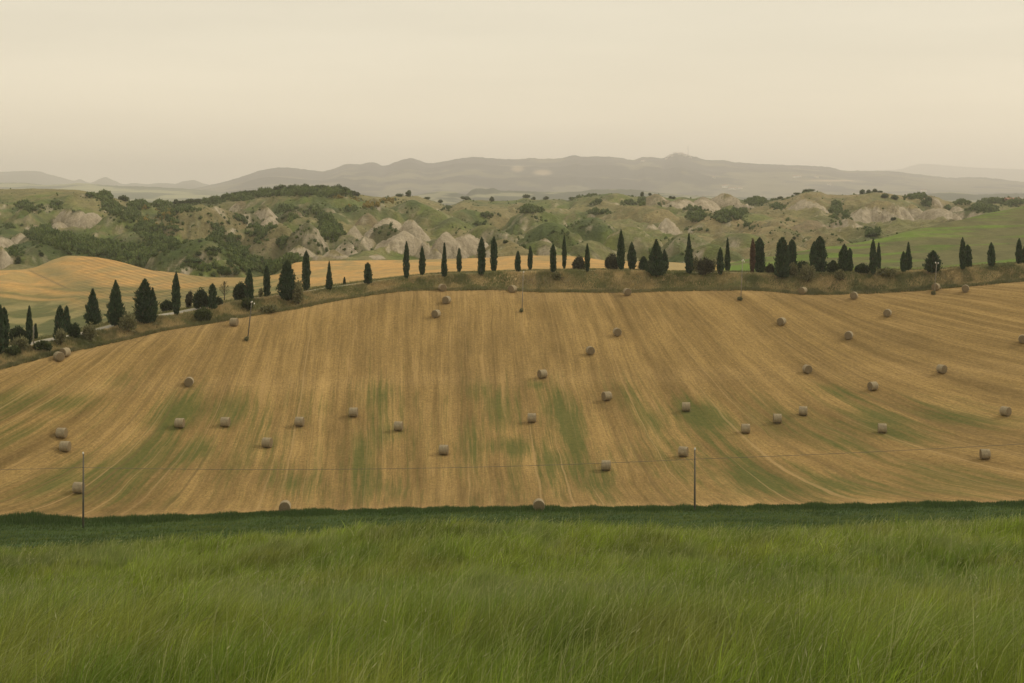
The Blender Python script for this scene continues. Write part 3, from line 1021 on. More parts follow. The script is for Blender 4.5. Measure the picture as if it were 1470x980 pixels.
class Fol:
    """collects leaf sprays and inner masses"""

    def __init__(s, seed):
        s.r = np.random.default_rng(seed)
        s.v, s.q, s.t, s.c, s.n = [], [], [], [], 0

    def add(s, v, f, c):
        v = np.asarray(v)
        (s.q if f.shape[1] == 4 else s.t).append(f + s.n)
        s.v.append(v)
        s.c.append(np.broadcast_to(c, (len(v), 3)) if np.ndim(c) == 1 else c)
        s.n += len(v)

    def sprays(s, P, D, ln, wd, cols):
        """diamond leaf sprays at P pointing along D"""
        n = len(P)
        D = D / np.linalg.norm(D, axis=1, keepdims=True)
        A = s.r.normal(size=(n, 3))
        W = np.cross(D, A)
        W /= np.linalg.norm(W, axis=1, keepdims=True) + 1e-9
        ln = np.broadcast_to(ln, n)[:, None]
        wd = np.broadcast_to(wd, n)[:, None]
        V = np.stack([P - D * ln * .4, P + W * wd * .5, P + D * ln * .6, P - W * wd * .5], 1).reshape(-1, 3)
        Fq = np.arange(n * 4).reshape(n, 4)
        s.add(V, Fq, np.repeat(cols, 4, 0))

    def blob(s, c, rad, col, amp=.25, sub=1):
        v, f = ICO2 if sub == 2 else ICO1
        k = 1 + amp * (s.r.random(len(v)) - .5) * 2
        s.add(np.asarray(c) + v * np.asarray(rad) * k[:, None], f, np.asarray(col, float))

    def arrays(s):
        fs = []
        if s.q:
            fs.append(np.concatenate(s.q))
        if s.t:
            fs.append(np.concatenate(s.t))
        return np.concatenate(s.v), fs, np.concatenate(s.c)

    def build(s, name, mat, parent=None, link=True):
        v, fs, c = s.arrays()
        return mesh_np(name, v, fs, mat, parent, {'col': c}, smooth=False, link=link)


PROF = {
    'spindle': [(0, .40), (.05, .62), (.2, .93), (.4, 1), (.6, .86), (.8, .55), (.93, .24), (1, 0)],
    'column': [(0, .60), (.06, .85), (.25, 1), (.6, .98), (.8, .80), (.92, .45), (1, 0)],
    'cone': [(0, .62), (.07, .9), (.18, 1), (.4, .84), (.6, .60), (.8, .33), (.93, .13), (1, 0)],
    'blunt': [(0, .72), (.08, .95), (.3, 1), (.6, .92), (.8, .74), (.92, .48), (1, .05)],
    'broad': [(0, .45), (.07, .75), (.2, 1), (.4, .97), (.6, .82), (.78, .56), (.92, .27), (1, 0)],
}


def crown(seed, h, w, shape, ragged=.1, base=.04, col=((.026, .048, .024), (.062, .098, .046)), dens=1.0, lean=0.0):
    """narrow conifer crown h metres tall and w wide, standing on z=0"""
    F_ = Fol(seed)
    r = F_.r
    pf = curve(PROF[shape])
    z0 = base * h
    H = h - z0
    # inner mass
    nz, ns = 18, 14
    T, A = np.meshgrid(np.linspace(0, 1, nz), np.linspace(0, 2 * np.pi, ns, endpoint=False), indexing='ij')
    nse = fbm(A / 1.3 + seed, T * 7, 3)
    rr = pf(T) * w / 2 * (.68 + (nse - .5) * (.25 + ragged))
    rr = np.maximum(rr, .02)
    V = np.stack([rr * np.cos(A) + lean * T * H, rr * np.sin(A), z0 + T * H * .97], -1).reshape(-1, 3)
    i = np.arange(nz - 1)[:, None] * ns
    j = np.arange(ns)
    Fq = np.stack([i + j, i + (j + 1) % ns, i + ns + (j + 1) % ns, i + ns + j], -1).reshape(-1, 4)
    F_.add(V, Fq, np.array(col[0]) * .9)
    n = int(dens * (380 + 190 * h * w / 2))
    t = r.random(n) ** .95
    a = r.random(n) * 2 * np.pi
    lump = fbm(a / 1.1 + seed * 3.1, t * 9, 3)
    rad = pf(t) * w / 2 * (.82 + (lump - .5) * (.60 + ragged * 1.7) + r.normal(size=n) * (.09 + ragged * .28))
    rad = np.maximum(rad, 0)
    P = np.stack([rad * np.cos(a) + lean * t * H, rad * np.sin(a), z0 + t * H * .98], 1)
    out = .28 + ragged * 1.8
    D = np.stack([np.cos(a) * out, np.sin(a) * out, np.ones(n)], 1) + r.normal(size=(n, 3)) * (.15 + ragged * .5)
    cc = lerp3(col[0], col[1], np.clip(r.random(n) * .9 + (lump - .4) * 1.4, 0, 1.4))
    dry = r.random(n) < .03
    cc[dry] = (.11, .085, .05)
    F_.sprays(P, D, r.uniform(.3, .6, n) * (1 + ragged), r.uniform(.12, .24, n), cc)
    # pointed leader
    P = np.stack([lean * H + r.normal(size=14) * .04, r.normal(size=14) * .04, z0 + H * r.uniform(.93, 1.0, 14)], 1)
    F_.sprays(P, np.stack([r.normal(size=14) * .1, r.normal(size=14) * .1, np.ones(14)], 1), .5, .12, np.tile(np.array(col[1]) * .9, (14, 1)))
    return F_


def tube(pts, radii, seg=8, caps=True):
    pts = np.asarray(pts, float)
    n = len(pts)
    radii = np.broadcast_to(radii, n)
    d = np.gradient(pts, axis=0)
    d /= np.linalg.norm(d, axis=1, keepdims=True)
    up = np.array([0, 0, 1.0]) if abs(d[0][2]) < .9 else np.array([1.0, 0, 0])
    a = np.cross(d, up)
    a /= np.linalg.norm(a, axis=1, keepdims=True)
    b = np.cross(d, a)
    th = np.linspace(0, 2 * np.pi, seg, endpoint=False)
    V = (pts[:, None] + radii[:, None, None] * (np.cos(th)[None, :, None] * a[:, None] + np.sin(th)[None, :, None] * b[:, None])).reshape(-1, 3)
    i = np.arange(n - 1)[:, None] * seg
    j = np.arange(seg)
    Fq = np.stack([i + j, i + (j + 1) % seg, i + seg + (j + 1) % seg, i + seg + j], -1).reshape(-1, 4)
    fs = [Fq]
    if caps:
        V = np.concatenate([V, pts[:1], pts[-1:]])
        c0, c1 = n * seg, n * seg + 1
        fs.append(np.array([(c0, (k + 1) % seg, k) for k in range(seg)] + [(c1, (n - 1) * seg + k, (n - 1) * seg + (k + 1) % seg) for k in range(seg)]))
    return V, fs


def add_tube(name, pts, radii, mat, parent=None, seg=8):
    V, fs = tube(pts, radii, seg)
    return mesh_np(name, V, fs, mat, parent)


def cypress(px, yt, yb, w, shape, label, rag=.08, brown=False, seed=None, lean=0.0, y0=None, name='cypress_tree', cat='cypress'):
    seed = seed or int(px * 3 + yt)
    x, Y, z = at_near(px, yb, y0 or YB + 20)
    s = Y / F
    h, wd = (yb - yt) * s, w * s * 1.04
    col = ((.026, .048, .024), (.062, .098, .046))
    if brown:
        col = ((.085, .055, .035), (.15, .095, .06))
    t = empty(name, (x, Y, z - .12), (seed * .7) % 6.28)
    tag(t, label, cat, 'cypresses lining the country road')
    crown(seed, h + .12, wd, shape, rag, base=.045, col=col, lean=lean).build('crown', M_CYP, t)
    r0 = min(.22, wd * .1 + .06)
    add_tube('trunk', [(0, 0, -.3), (0, 0, h * .05), (lean * h * .4, 0, h * .5)], [r0 * 1.3, r0, r0 * .5], M_BARK, t)
    return t


CYP = [
    (0.5, 438, 509, 9, 'column', 'dark slim cypress cut by the left edge of the photo, nearest the road', .05),
    (6, 442, 501, 13, 'blunt', 'duller cypress half hidden behind the slim one at the left edge', .10),
    (42, 440, 495, 9, 'spindle', 'narrow pointed cypress between the round bush and the tiny sapling, far left', .04),
    (86, 440, 490, 15, 'blunt', 'front blunt cypress of the close pair above the two touching hay bales', .07),
    (95.5, 440, 478, 11, 'spindle', 'slimmer rear cypress of the close pair above the two touching hay bales', .06),
    (133, 415, 467, 22, 'cone', 'cone shaped cypress wide at its foot, left of the larger cone shaped one', .13),
    (166, 403, 468, 24, 'cone', 'large cone shaped cypress with small pale conifer at its foot', .10),
    (208, 401, 465, 27, 'broad', 'ragged wide cypress with spiky outline beside the road bend', .32),
    (219, 414, 464, 12, 'spindle', 'slim cypress pressed against the right side of the ragged spiky one', .10),
    (253, 391, 453, 12, 'spindle', 'perfect spindle shaped cypress standing against the pale dirt road', .03),
    (305, 408, 444, 11, 'blunt', 'small rough cypress between dark shrubs and a bare thin tree', .16),
    (358, 387, 432, 12, 'spindle', 'cypress in front of a round dark bush, above the leaning pole', .05),
    (383, 382, 427, 9, 'column', 'narrow cypress next left of the widest dense cypress', .04),
    (412, 374, 431, 25, 'broad', 'widest dense dark egg shaped cypress on the left half of the road', .16),
    (439.5, 360, 417, 10.5, 'column', 'tall straight columnar cypress just right of the widest dense one', .07),
    (472.5, 376, 417, 9, 'cone', 'slender tapering cypress alone before the golden field', .05),
    (528, 378, 408.5, 9.5, 'blunt', 'short scruffy cypress alone at the foot of the grey clay slopes', .20),
    (583.5, 347, 401, 8.5, 'spindle', 'slim cypress in front of the pointed grey clay slope, tallest of its four', .03),
    (606, 354, 396, 8.5, 'spindle', 'second slim cypress of the four before the grey clay slopes', .04),
    (638, 349, 398, 7.5, 'cone', 'thin cypress with crooked twiggy tip before the grey clay slopes', .10),
    (659, 357, 391, 6.5, 'spindle', 'shortest thin cypress of the four before the grey clay slopes', .06),
    (691.5, 341, 395, 11, 'column', 'stout columnar cypress right of the grey clay slopes', .03),
    (709, 340, 390, 9, 'column', 'cypress close right of the stout columnar one', .06),
    (743.5, 361, 391, 8.5, 'spindle', 'short cypress directly above the thin pole in the middle of the field top', .04),
    (761, 354, 388, 7, 'spindle', 'thin short cypress just right of the one above the middle pole', .04),
    (794, 351, 391, 8.5, 'column', 'cypress rising from the dark gully in the road bank', .05),
    (810, 338.5, 386, 6, 'spindle', 'thinnest tall cypress, set back beyond the dark gully in the bank', .03),
    (843, 351, 391, 7, 'spindle', 'slim cypress touching the right side of a round shrub', .03),
    (891.5, 330, 389, 11, 'spindle', 'tallest cypress of the row, beside a dark rounded bush', .03),
    (907, 348, 388, 12, 'spindle', 'duller cypress next right of the tallest one', .07),
    (924, 369, 389, 15, 'broad', 'low bushy left part of the triple cypress clump', .20),
    (942, 344.5, 397, 25, 'cone', 'broad fir shaped middle tree of the triple cypress clump', .16),
    (954, 359, 391, 10, 'spindle', 'slim right hand tree of the triple cypress clump', .08),
    (989, 336, 394, 12, 'cone', 'tall tapering cypress just left of brown scrubby bushes', .04),
    (1034, 356, 394, 10, 'spindle', 'shorter front cypress of the pair right of the brown scrubby bushes', .04),
    (1044.5, 342, 389, 8.5, 'cone', 'taller thin cypress of the pair right of the brown scrubby bushes', .06),
    (1090.5, 341, 392, 16, 'blunt', 'stout round topped cypress touching the dead brown one', .06),
    (1123, 342, 400, 20, 'blunt', 'large dark front cypress of a dense pair reaching down the bank', .14),
    (1137, 344, 387, 13, 'blunt', 'rear cypress of the dense pair reaching down the bank', .14),
    (1169, 347, 388, 12, 'column', 'left narrower stem of the tall double cypress before the green hill', .07),
    (1177, 339, 392, 18, 'blunt', 'right and taller crown of the tall double cypress before the green hill', .10),
    (1212, 351, 392, 17, 'broad', 'bushy cypress with dark shrub at left and small one at right', .12),
    (1220, 357, 390, 8, 'column', 'small cypress stuck to the right of the bushy one', .07),
    (1253.5, 345, 395, 10.5, 'spindle', 'sharp cypress of a pair, the nearer and thicker, right of a round bush', .04),
    (1261.5, 349, 388, 6, 'spindle', 'thin rear cypress of the sharp pair right of a round bush', .04),
    (1297, 362, 391, 8.5, 'spindle', 'short front cypress leaning on a taller one before the green hill', .05),
    (1304, 348, 389, 10, 'cone', 'taller rear cypress behind the short front one before the green hill', .05),
    (1382, 341, 387, 9.5, 'spindle', 'tall pointed cypress of the pair between the pole and the right edge', .04),
    (1389, 352, 385, 11, 'blunt', 'shorter rounder cypress tucked behind the tall pointed one at right', .06),
    (1423, 349, 384, 10.5, 'spindle', 'lone even cypress, second place from the right edge', .03),
    (1463, 343, 380, 9.5, 'spindle', 'pointed cypress almost at the right edge of the photo', .05),
    (1471, 354, 379, 7, 'spindle', 'cypress cut by the right edge of the photo', .05),
]
for c in CYP:
    cypress(*c[:6], rag=c[6])
cypress(1080, 343, 393, 6.5, 'column', 'dead reddish brown cypress, thin and dry, among the green ones', .10, brown=True, lean=-.02)
cypress(494.5, 399, 408.5, 3, 'cone', 'tiny young cypress in the grass beyond the road, left of centre', .05)
cypress(51, 466, 487, 5, 'cone', 'tiny cypress sapling beside a thin grey post, far left', .10)
cypress(173, 447, 468, 11, 'broad', 'small pale conifer in front of the large cone shaped cypress', .3)
o_ = cypress(1339.5, 361, 392, 20, 'broad', 'bushy pine like tree behind the pole with white insulators', .30, name='conifer_tree', cat='conifer')


def bush(px, yt, yb, w, label, kind='dark', y0=None, seed=None, group='shrubs along the country road'):
    seed = seed or int(px * 7 + yt)
    x, Y, z = at_near(px, yb, y0 or YB + 20)
    s = Y / F
    h, wd = (yb - yt) * s, w * s
    cols = {'dark': ((.026, .044, .020), (.075, .10, .042)), 'olive': ((.11, .115, .055), (.30, .28, .14)), 'brown': ((.05, .052, .032), (.11, .105, .06)), 'green': ((.045, .065, .025), (.11, .13, .045))}[kind]
    t = empty('roadside_bush', (x, Y, z - .05))
    tag(t, label, 'bush', group)
    Fo = Fol(seed)
    r = Fo.r
    k = 5 if w > 12 else 3
    loose = 1.0 if kind in ('olive', 'brown') else .45
    for i in range(k):
        a = 6.283 * i / k + r.random()
        q = .30 if i else 0
        c = np.array([math.cos(a) * wd * q, math.sin(a) * wd * q, h * (.42 if i else .56) + r.normal() * h * .03])
        rad = np.array([wd * .26, wd * .26, h * .38])
        if not i:
            rad = np.array([wd * .3, wd * .3, h * .42])
        if kind != 'olive':
            Fo.blob(c, rad * .66, np.array(cols[0]), .3)
        else:
            Fo.blob(c, rad * .35, np.array(cols[0]), .3)
        n = int(150 + 60 * wd * h) if kind != 'olive' else int(70 + 26 * wd * h)
        u = r.normal(size=(n, 3))
        u /= np.linalg.norm(u, axis=1, keepdims=True)
        m = (1 - (.2 + loose * .3) * r.random(n))[:, None] * (1 + r.normal(size=n) * .13)[:, None]
        P = c + u * rad * m
        P[:, 2] = np.maximum(P[:, 2], .05)
        D = u + np.array([0, 0, .6]) + r.normal(size=(n, 3)) * .4
        Fo.sprays(P, D, r.uniform(.25, .5, n), r.uniform(.14, .26, n), lerp3(cols[0], cols[1], r.random(n)))
    Fo.build('foliage', M_LEAF, t)
    V, fs = [], []
    st = Fol(seed + 1)
    for i in range(5):
        a = i * 1.256 + .3
        v, f = tube([(0, 0, -.25), (math.cos(a) * wd * .12, math.sin(a) * wd * .12, h * .3), (math.cos(a) * wd * .25, math.sin(a) * wd * .25, h * .7)], [.06, .04, .02], 5, False)
        st.add(v, f[0], np.array((.1, .08, .05)))
    st.build('stem', M_BARK, t)
    return t


BUSH = [
    (26, 467, 493, 23, 'round dark bush behind a lighter olive shrub at far left', 'dark'),
    (30, 481, 501, 23, 'pale olive shrub in front of the round dark bush at far left', 'olive'),
    (87, 469, 495, 15, 'olive shrub at the foot of the blunt cypress pair', 'olive'),
    (108, 463, 487, 17, 'dark round bush between the blunt pair and the cone shaped cypress', 'dark'),
    (130, 462, 489, 23, 'wide olive shrub under the left cone shaped cypress', 'olive'),
    (185, 447, 476, 27, 'tall airy olive shrub between the large cone and the ragged cypress', 'olive'),
    (239, 430, 447, 18, 'dark bush beyond the road behind the small white post', 'dark'),
    (273, 418, 442, 12, 'narrow dull shrub left of a wide dark shrub beyond the road', 'brown'),
    (289, 413, 442, 21, 'wide dark shrub left of the small rough cypress', 'dark'),
    (292, 441, 461, 22, 'round green shrub on the bank below the dark shrubs', 'green'),
    (313, 426, 438, 14, 'low dark shrub right of the small rough cypress', 'dark'),
    (346, 403, 431, 20, 'large round dark bush behind the cypress above the leaning pole', 'dark'),
    (356, 427, 445, 16, 'green shrub on the bank right above the leaning pole', 'green'),
    (375, 412, 427, 7, 'wispy young shrub between two slim cypresses', 'olive'),
    (428, 401, 438, 23, 'airy olive shrub leaning on the widest dense cypress', 'olive'),
    (388, 436, 448, 26, 'low olive scrub on the bank below the widest cypress', 'olive'),
    (831.5, 367, 387, 18, 'round grey green shrub left of a slim cypress', 'brown'),
    (879, 363, 388, 20, 'dark rounded bush behind the tallest cypress', 'brown'),
    (1000, 365, 391, 11, 'narrow olive shrub right of the tall tapering cypress', 'olive'),
    (1012.5, 368, 394, 21, 'brownish leafy bush in the middle of the scrubby group', 'brown'),
    (1025, 371, 391, 10, 'dull green shrub left of the shorter front cypress', 'olive'),
    (1106, 378, 393, 13, 'dull brown bush right of the stout round topped cypress', 'brown'),
    (1139, 375, 396, 14, 'olive shrub at the foot of the dense cypress pair', 'olive'),
    (1153, 373, 392, 16, 'round dark bush left of the tall double cypress', 'dark'),
    (1160, 377, 405, 21, 'feathery olive shrub on the bank before the tall double cypress', 'olive'),
    (1196, 373, 392, 16, 'dark round bush left of the bushy cypress', 'dark'),
    (1206, 385, 402, 13, 'pale feathery shrub on the bank below the bushy cypress', 'olive'),
    (1238, 378, 392, 19, 'low dark dome shaped bush left of the sharp cypress pair', 'dark'),
    (1272, 384, 398, 26, 'low green scrub right of the sharp cypress pair', 'olive'),
    (799, 390, 403, 13, 'low olive shrub in the gully of the road bank', 'olive'),
    (20, 496, 508, 24, 'low scrub on the bank at the left edge', 'green'),
    (62, 489, 504, 24, 'low scrub on the bank right of the narrow pointed cypress', 'green'),
]
for b in BUSH:
    bush(*b)

# thin bare tree
x, Y, z = at_near(322, 431, YB + 20)
s = Y / F
t = empty('bare_tree', (x, Y, z - .1))
tag(t, 'thin bare brownish tree right of the small rough cypress', 'tree')
h = 29 * s
add_tube('trunk', [(0, 0, -.2), (.05, 0, h * .4), (0, 0, h * .97)], [.11, .07, .02], M_BARK, t)
Fb = Fol(5)
for i in range(26):
    zz = h * Fb.r.uniform(.22, .92)
    a = Fb.r.random() * 6.28
    ln = (h - zz) * .28 + .25
    v, f = tube([(0, 0, zz), (math.cos(a) * ln, math.sin(a) * ln, zz + ln * 1.1)], [.03, .012], 4, False)
    Fb.add(v, f[0], np.array((.10, .08, .05)))
    n = 14
    P = np.array([0, 0, zz]) + np.array([math.cos(a) * ln, math.sin(a) * ln, ln * 1.1]) * Fb.r.uniform(.4, 1.05, n)[:, None] + Fb.r.normal(size=(n, 3)) * .1
    Fb.sprays(P, Fb.r.normal(size=(n, 3)) + np.array([0, 0, 1]), .22, .06, np.tile([(.11, .095, .05)], (n, 1)))
Fb.build('crown', M_LEAF, t)

# ------------------------------------------------------------------ hay bales
def bale_mats():
    m, t, b = new_mat('bale_wrapped_side', .9, .05)
    tcn = t.nodes.new('ShaderNodeTexCoord').outputs['Object']
    n = noise_node(t, 2.5, 5, .7, tcn)
    w = noise_node(t, 1, 3, .7, tcn, (3, 26, 3))
    base = t.nodes.new('ShaderNodeRGB')
    base.outputs[0].default_value = (.335, .275, .175, 1)
    c = scale_c(t, base.outputs[0], maprange(t, n.outputs['Fac'], .3, .7, .75, 1.2))
    c = scale_c(t, c, maprange(t, w.outputs['Fac'], .3, .7, .8, 1.18))
    t.links.new(c, b.inputs['Base Color'])
    bp = t.nodes.new('ShaderNodeBump')
    bp.inputs['Distance'].default_value = .05
    t.links.new(w.outputs['Fac'], bp.inputs['Height'])
    t.links.new(bp.outputs[0], b.inputs['Normal'])
    m2, t, b = new_mat('bale_rolled_end', .95, .03)
    tcn = t.nodes.new('ShaderNodeTexCoord').outputs['Object']
    wv = t.nodes.new('ShaderNodeTexWave')
    wv.wave_type = 'RINGS'
    wv.rings_direction = 'Y'
    wv.inputs['Scale'].default_value = 3.2
    wv.inputs['Distortion'].default_value = 2.5
    wv.inputs['Detail'].default_value = 3
    t.links.new(tcn, wv.inputs['Vector'])
    n = noise_node(t, 9, 5, .8, tcn)
    base = t.nodes.new('ShaderNodeRGB')
    base.outputs[0].default_value = (.215, .165, .095, 1)
    c = scale_c(t, base.outputs[0], maprange(t, wv.outputs['Fac'], 0, 1, .65, 1.25))
    c = scale_c(t, c, maprange(t, n.outputs['Fac'], .3, .7, .75, 1.25))
    t.links.new(c, b.inputs['Base Color'])
    return m, m2


M_BS, M_BE = bale_mats()


def bale_mesh(seed, r=.67, ln=1.16):
    g = np.random.default_rng(seed)
    seg, n = 40, 9
    th = np.linspace(0, 2 * np.pi, seg, endpoint=False)
    ys = np.array([-.5, -.485, -.44, -.2, 0, .2, .44, .485, .5]) * ln
    ed = np.array([.93, .975, 1, 1, 1, 1, 1, .975, .93])
    sag = 1 - .05 * np.clip(-np.cos(th - np.pi) * 0 + (-np.sin(th)), 0, 1) ** 4
    V = []
    for y, e in zip(ys, ed):
        rr = r * e * sag * (1 + g.normal(size=seg) * .006)
        V += list(zip(rr * np.cos(th), np.full(seg, y), rr * np.sin(th)))
    i = np.arange(n - 1)[:, None] * seg
    j = np.arange(seg)
    Fq = np.stack([i + j, i + (j + 1) % seg, i + seg + (j + 1) % seg, i + seg + j], -1).reshape(-1, 4)
    side = mesh_np('wrapped_side', np.array(V), [Fq], M_BS, link=False)
    ends = []
    for sgn in (-1, 1):
        W, Ff = [], []
        rs = np.array([.93, .8, .6, .4, .2, .05]) * r
        for k, q in enumerate(rs):
            bulge = .045 * (1 - (q / r) ** 2)
            W += [(q * math.cos(a) * (sag[ii] if k == 0 else 1), sgn * (ln / 2 + bulge - (.0 if k else .004)) + g.normal() * .006, q * math.sin(a) * (sag[ii] if k == 0 else 1)) for ii, a in enumerate(th)]
        for k in range(len(rs) - 1):
            for a in range(seg):
                Ff.append((k * seg + a, k * seg + (a + 1) % seg, (k + 1) * seg + (a + 1) % seg, (k + 1) * seg + a))
        W.append((0, sgn * (ln / 2 + .045), 0))
        tri = [((len(rs) - 1) * seg + a, (len(rs) - 1) * seg + (a + 1) % seg, len(W) - 1) for a in range(seg)]
        ends.append(mesh_np('rolled_end', np.array(W), [np.array(Ff), np.array(tri)], M_BE, link=False))
    return side, ends[0], ends[1]


BM = [bale_mesh(i) for i in range(4)]
BALES = [  # px, py of the centre, turn of the roll axis (0 = end towards the viewer, 90 = side on), label
    (635, 413, 25, 'uppermost hay bale against the bank, below the thin crooked tipped cypress'),
    (641, 431, -20, 'hay bale close below the uppermost one in the upright trio, its middle bale'),
    (626, 450.5, -25, 'lowest hay bale of the upright trio left of the middle pole'),
    (735.5, 415, -30, 'hay bale at the bank just left of the middle thin pole'),
    (900.5, 419.5, 12, 'hay bale at the foot of the bank below the tallest cypress'),
    (1152.5, 417.5, -40, 'hay bale touching the bank below the round dark bush and double cypress'),
    (1226, 424.5, -25, 'hay bale at the field top, next right of the one touching the bank'),
    (1343.5, 412, -35, 'hay bale beside the foot of the pole with white insulators, before the pine like tree'),
    (1386, 414.5, -20, 'hay bale at the field top below the tall pointed cypress at right'),
    (1122, 461.5, -35, 'hay bale lying below and right of the short poled mound, upper right slope'),
    (1274, 449.5, -25, 'hay bale high on the right slope, below the sharp cypress pair'),
    (1218.5, 481.5, -25, 'hay bale on the bare upper right slope with no green around it'),
    (1468, 486.5, -20, 'hay bale cut by the right edge of the photo'),
    (886, 477, 8, 'end on hay bale in the upper middle of the slope, right of centre'),
    (847.5, 503.5, 10, 'end on hay bale just below and left of the upper middle one'),
    (778.5, 537.5, -60, 'hay bale turned half right, in the exact middle of the slope'),
    (871, 569, -62, 'hay bale turned half right on the yellow stubble, right of the long green streak'),
    (763.5, 600.5, 84, 'side on hay bale near the centre, left of the long green streak'),
    (507.5, 592, 86, 'side on hay bale beside the upper end of a green strip, left of centre'),
    (572, 612.5, 84, 'side on hay bale right of the vertical green strip, left of centre'),
    (637, 646, 82, 'side on hay bale low in the middle, just above the overhead cable'),
    (430, 606, 84, 'side on hay bale alone on stubble, right of the big green patches'),
    (383.5, 635.5, 76, 'hay bale below and left of the lone one right of the green patches'),
    (323.5, 606.5, 86, 'side on hay bale at the right end of the large green patch'),
    (258, 608, 86, 'side on hay bale at the left end of the large green patch'),
    (271.5, 548.5, 6, 'end on hay bale alone on the upper left slope'),
    (84.5, 512, 38, 'front hay bale of the two touching at the far left field top'),
    (93, 506.5, -22, 'rear hay bale of the two touching at the far left field top'),
    (336, 462.5, 78, 'pale hay bale by the bank just left of the leaning pole'),
    (88.5, 622.5, 84, 'upper hay bale of the close pair at the left edge of the slope'),
    (93.5, 641.5, 84, 'lower hay bale of the close pair at the left edge of the slope'),
    (113, 700.5, 84, 'hay bale standing right behind the left utility pole'),
    (409, 733.5, 4, 'hay bale almost hidden behind the dark grass fringe, left of centre'),
    (773.5, 725.5, 0, 'large near hay bale with round end showing over the dark grass fringe'),
    (870, 669, 84, 'hay bale touched by the overhead cable, on the green streak'),
    (981, 649, 70, 'hay bale just left of the top of the right utility pole'),
    (985, 584.5, 80, 'hay bale at the upper tip of a green streak right of centre'),
    (1070.5, 615.5, 82, 'lowest left hay bale of the rising trio right of the utility pole'),
    (1116, 601.5, 84, 'middle hay bale of the rising trio right of the utility pole'),
    (1153, 590.5, 76, 'upper right hay bale of the rising trio right of the utility pole'),
    (1159, 530.5, 10, 'end on hay bale on the right slope above the rising trio'),
    (1253, 554.5, -64, 'half turned hay bale on the right slope, between end on and side on ones'),
    (1352, 530.5, 30, 'end on hay bale alone far up the right slope'),
    (1266.5, 615.5, 80, 'side on hay bale low on the right slope beside a dark green streak'),
    (1443.5, 590.5, 35, 'hay bale near the right edge on a faint green band'),
    (1414, 652.5, 86, 'lowest hay bale at right, just under the overhead cable'),
]
base_bale = None
for i, (px, py, yaw, lab) in enumerate(BALES):
    Y = ray_near(px, py + 6, YB + .8)
    for _ in range(3):
        Y = ray_near(px, py + .62 * F / Y, YB + .8)
    if py > 720:
        Y = (YB + .3 if px < 500 else ray_near(px, py + 7.5, 150))
    x = (px - PX0) / F * Y
    z = float(near_z(np.array([px]), np.array([Y]))[0])
    e = empty('hay_bale', (x, Y, z + .65), R(-yaw))
    e.rotation_euler = (0, 0, R(yaw) + math.pi * (i % 2) + .0)
    tag(e, lab, 'hay bale', 'round hay bales on the mown slope')
    sd, e1, e2 = BM[i % 4]
    for nm, me_ in (('wrapped_side', sd), ('rolled_end', e1), ('rolled_end', e2)):
        o = bpy.data.objects.new(nm, me_)
        COL.objects.link(o)
        o.parent = e
        o.rotation_euler = (0, (i * 37 % 9 - 4) * .02, 0)

# ------------------------------------------------------------------ poles, cable and posts
def insulator(parent, loc):
    V, fs = tube([(0, 0, 0), (0, 0, .06), (0, 0, .12), (0, 0, .2), (0, 0, .26)], [.05, .11, .07, .10, .03], 10)
    o = mesh_np('insulator', V + np.array(loc), fs, M_INS, parent)
    return o


def pole(px, yb, yt, dx, label, mat, r=.11, y0=None, Y=None, ins=(), arm=0, sink=.5, group=None):
    if Y is None:
        x, Y, z = at_near(px, yb, y0 or YB + 1)
    else:
        x = (px - PX0) / F * Y
        z = float(near_z(np.array([px]), np.array([Y]))[0])
    h = ptz(yt, Y) - z
    lx = dx * Y / F
    t = empty('utility_pole', (x, Y, z))
    tag(t, label, 'utility pole', group)
    add_tube('shaft', [(-lx * sink / h, 0, -sink), (lx * .5, 0, h * .5), (lx, 0, h)], [r * 1.25, r, r * .72], mat, t, 10)
    if arm:
        add_tube('crossarm', [(lx * .93 - arm, -.1, h * .96), (lx * .93 + arm, -.1, h * .96)], .05, mat, t, 6)
    for (ix, iz) in ins:
        insulator(t, (lx + ix, -.1, h * iz))
    return x, Y, z, h


YP = 161.5
p1 = pole(119.5, 748, 651.5, .2, 'tall thin wooden utility pole on the left, rising from the dark green field', M_POLEW, .10, Y=YP, ins=((.0, 1.0),), group='poles carrying the overhead cable')
p2 = pole(997.3, 735, 645.5, .2, 'tall thin wooden utility pole on the right, just beside a hay bale', M_POLEW, .10, Y=163, ins=((.0, 1.0),), group='poles carrying the overhead cable')


def hook(p, py, name='cable_bracket'):
    x, Y, z, h = p
    return (x, Y - .13, ptz(py, Y))


a = hook(p1, 670.5)
b = hook(p2, 658.5)
for p, q in ((p1, a), (p2, b)):
    o = add_tube('cable_bracket', [(q[0] - .12, q[1] - .02, q[2]), (q[0] + .12, q[1] - .02, q[2] + .02)], .04, M_POLEW)
    pr = [e for e in bpy.data.objects if e.name.startswith('utility_pole') and abs(e.location.x - p[0]) < .01][0]
    o.parent = pr
    o.matrix_parent_inverse.identity()
    o.location = (-pr.location.x, -pr.location.y, -pr.location.z)
left_end = ((-560 - PX0) / F * 160, 160.0, ptz(657, 160))
right_end = ((1720 - PX0) / F * 158, 158.0, ptz(621, 158))


def span(A, B, sag, n=40):
    A, B = np.array(A), np.array(B)
    t = np.linspace(0, 1, n)[:, None]
    P = A + (B - A) * t
    P[:, 2] -= (4 * sag * t * (1 - t))[:, 0]
    return P


pts = np.concatenate([span(left_end, a, .75), span(a, b, .62)[1:], span(b, right_end, .25)[1:]])
o = add_tube('overhead_cable', pts, .022, M_WIRE, seg=6)
tag(o, 'single sagging overhead cable strung between the two utility poles across the slope', 'cable')

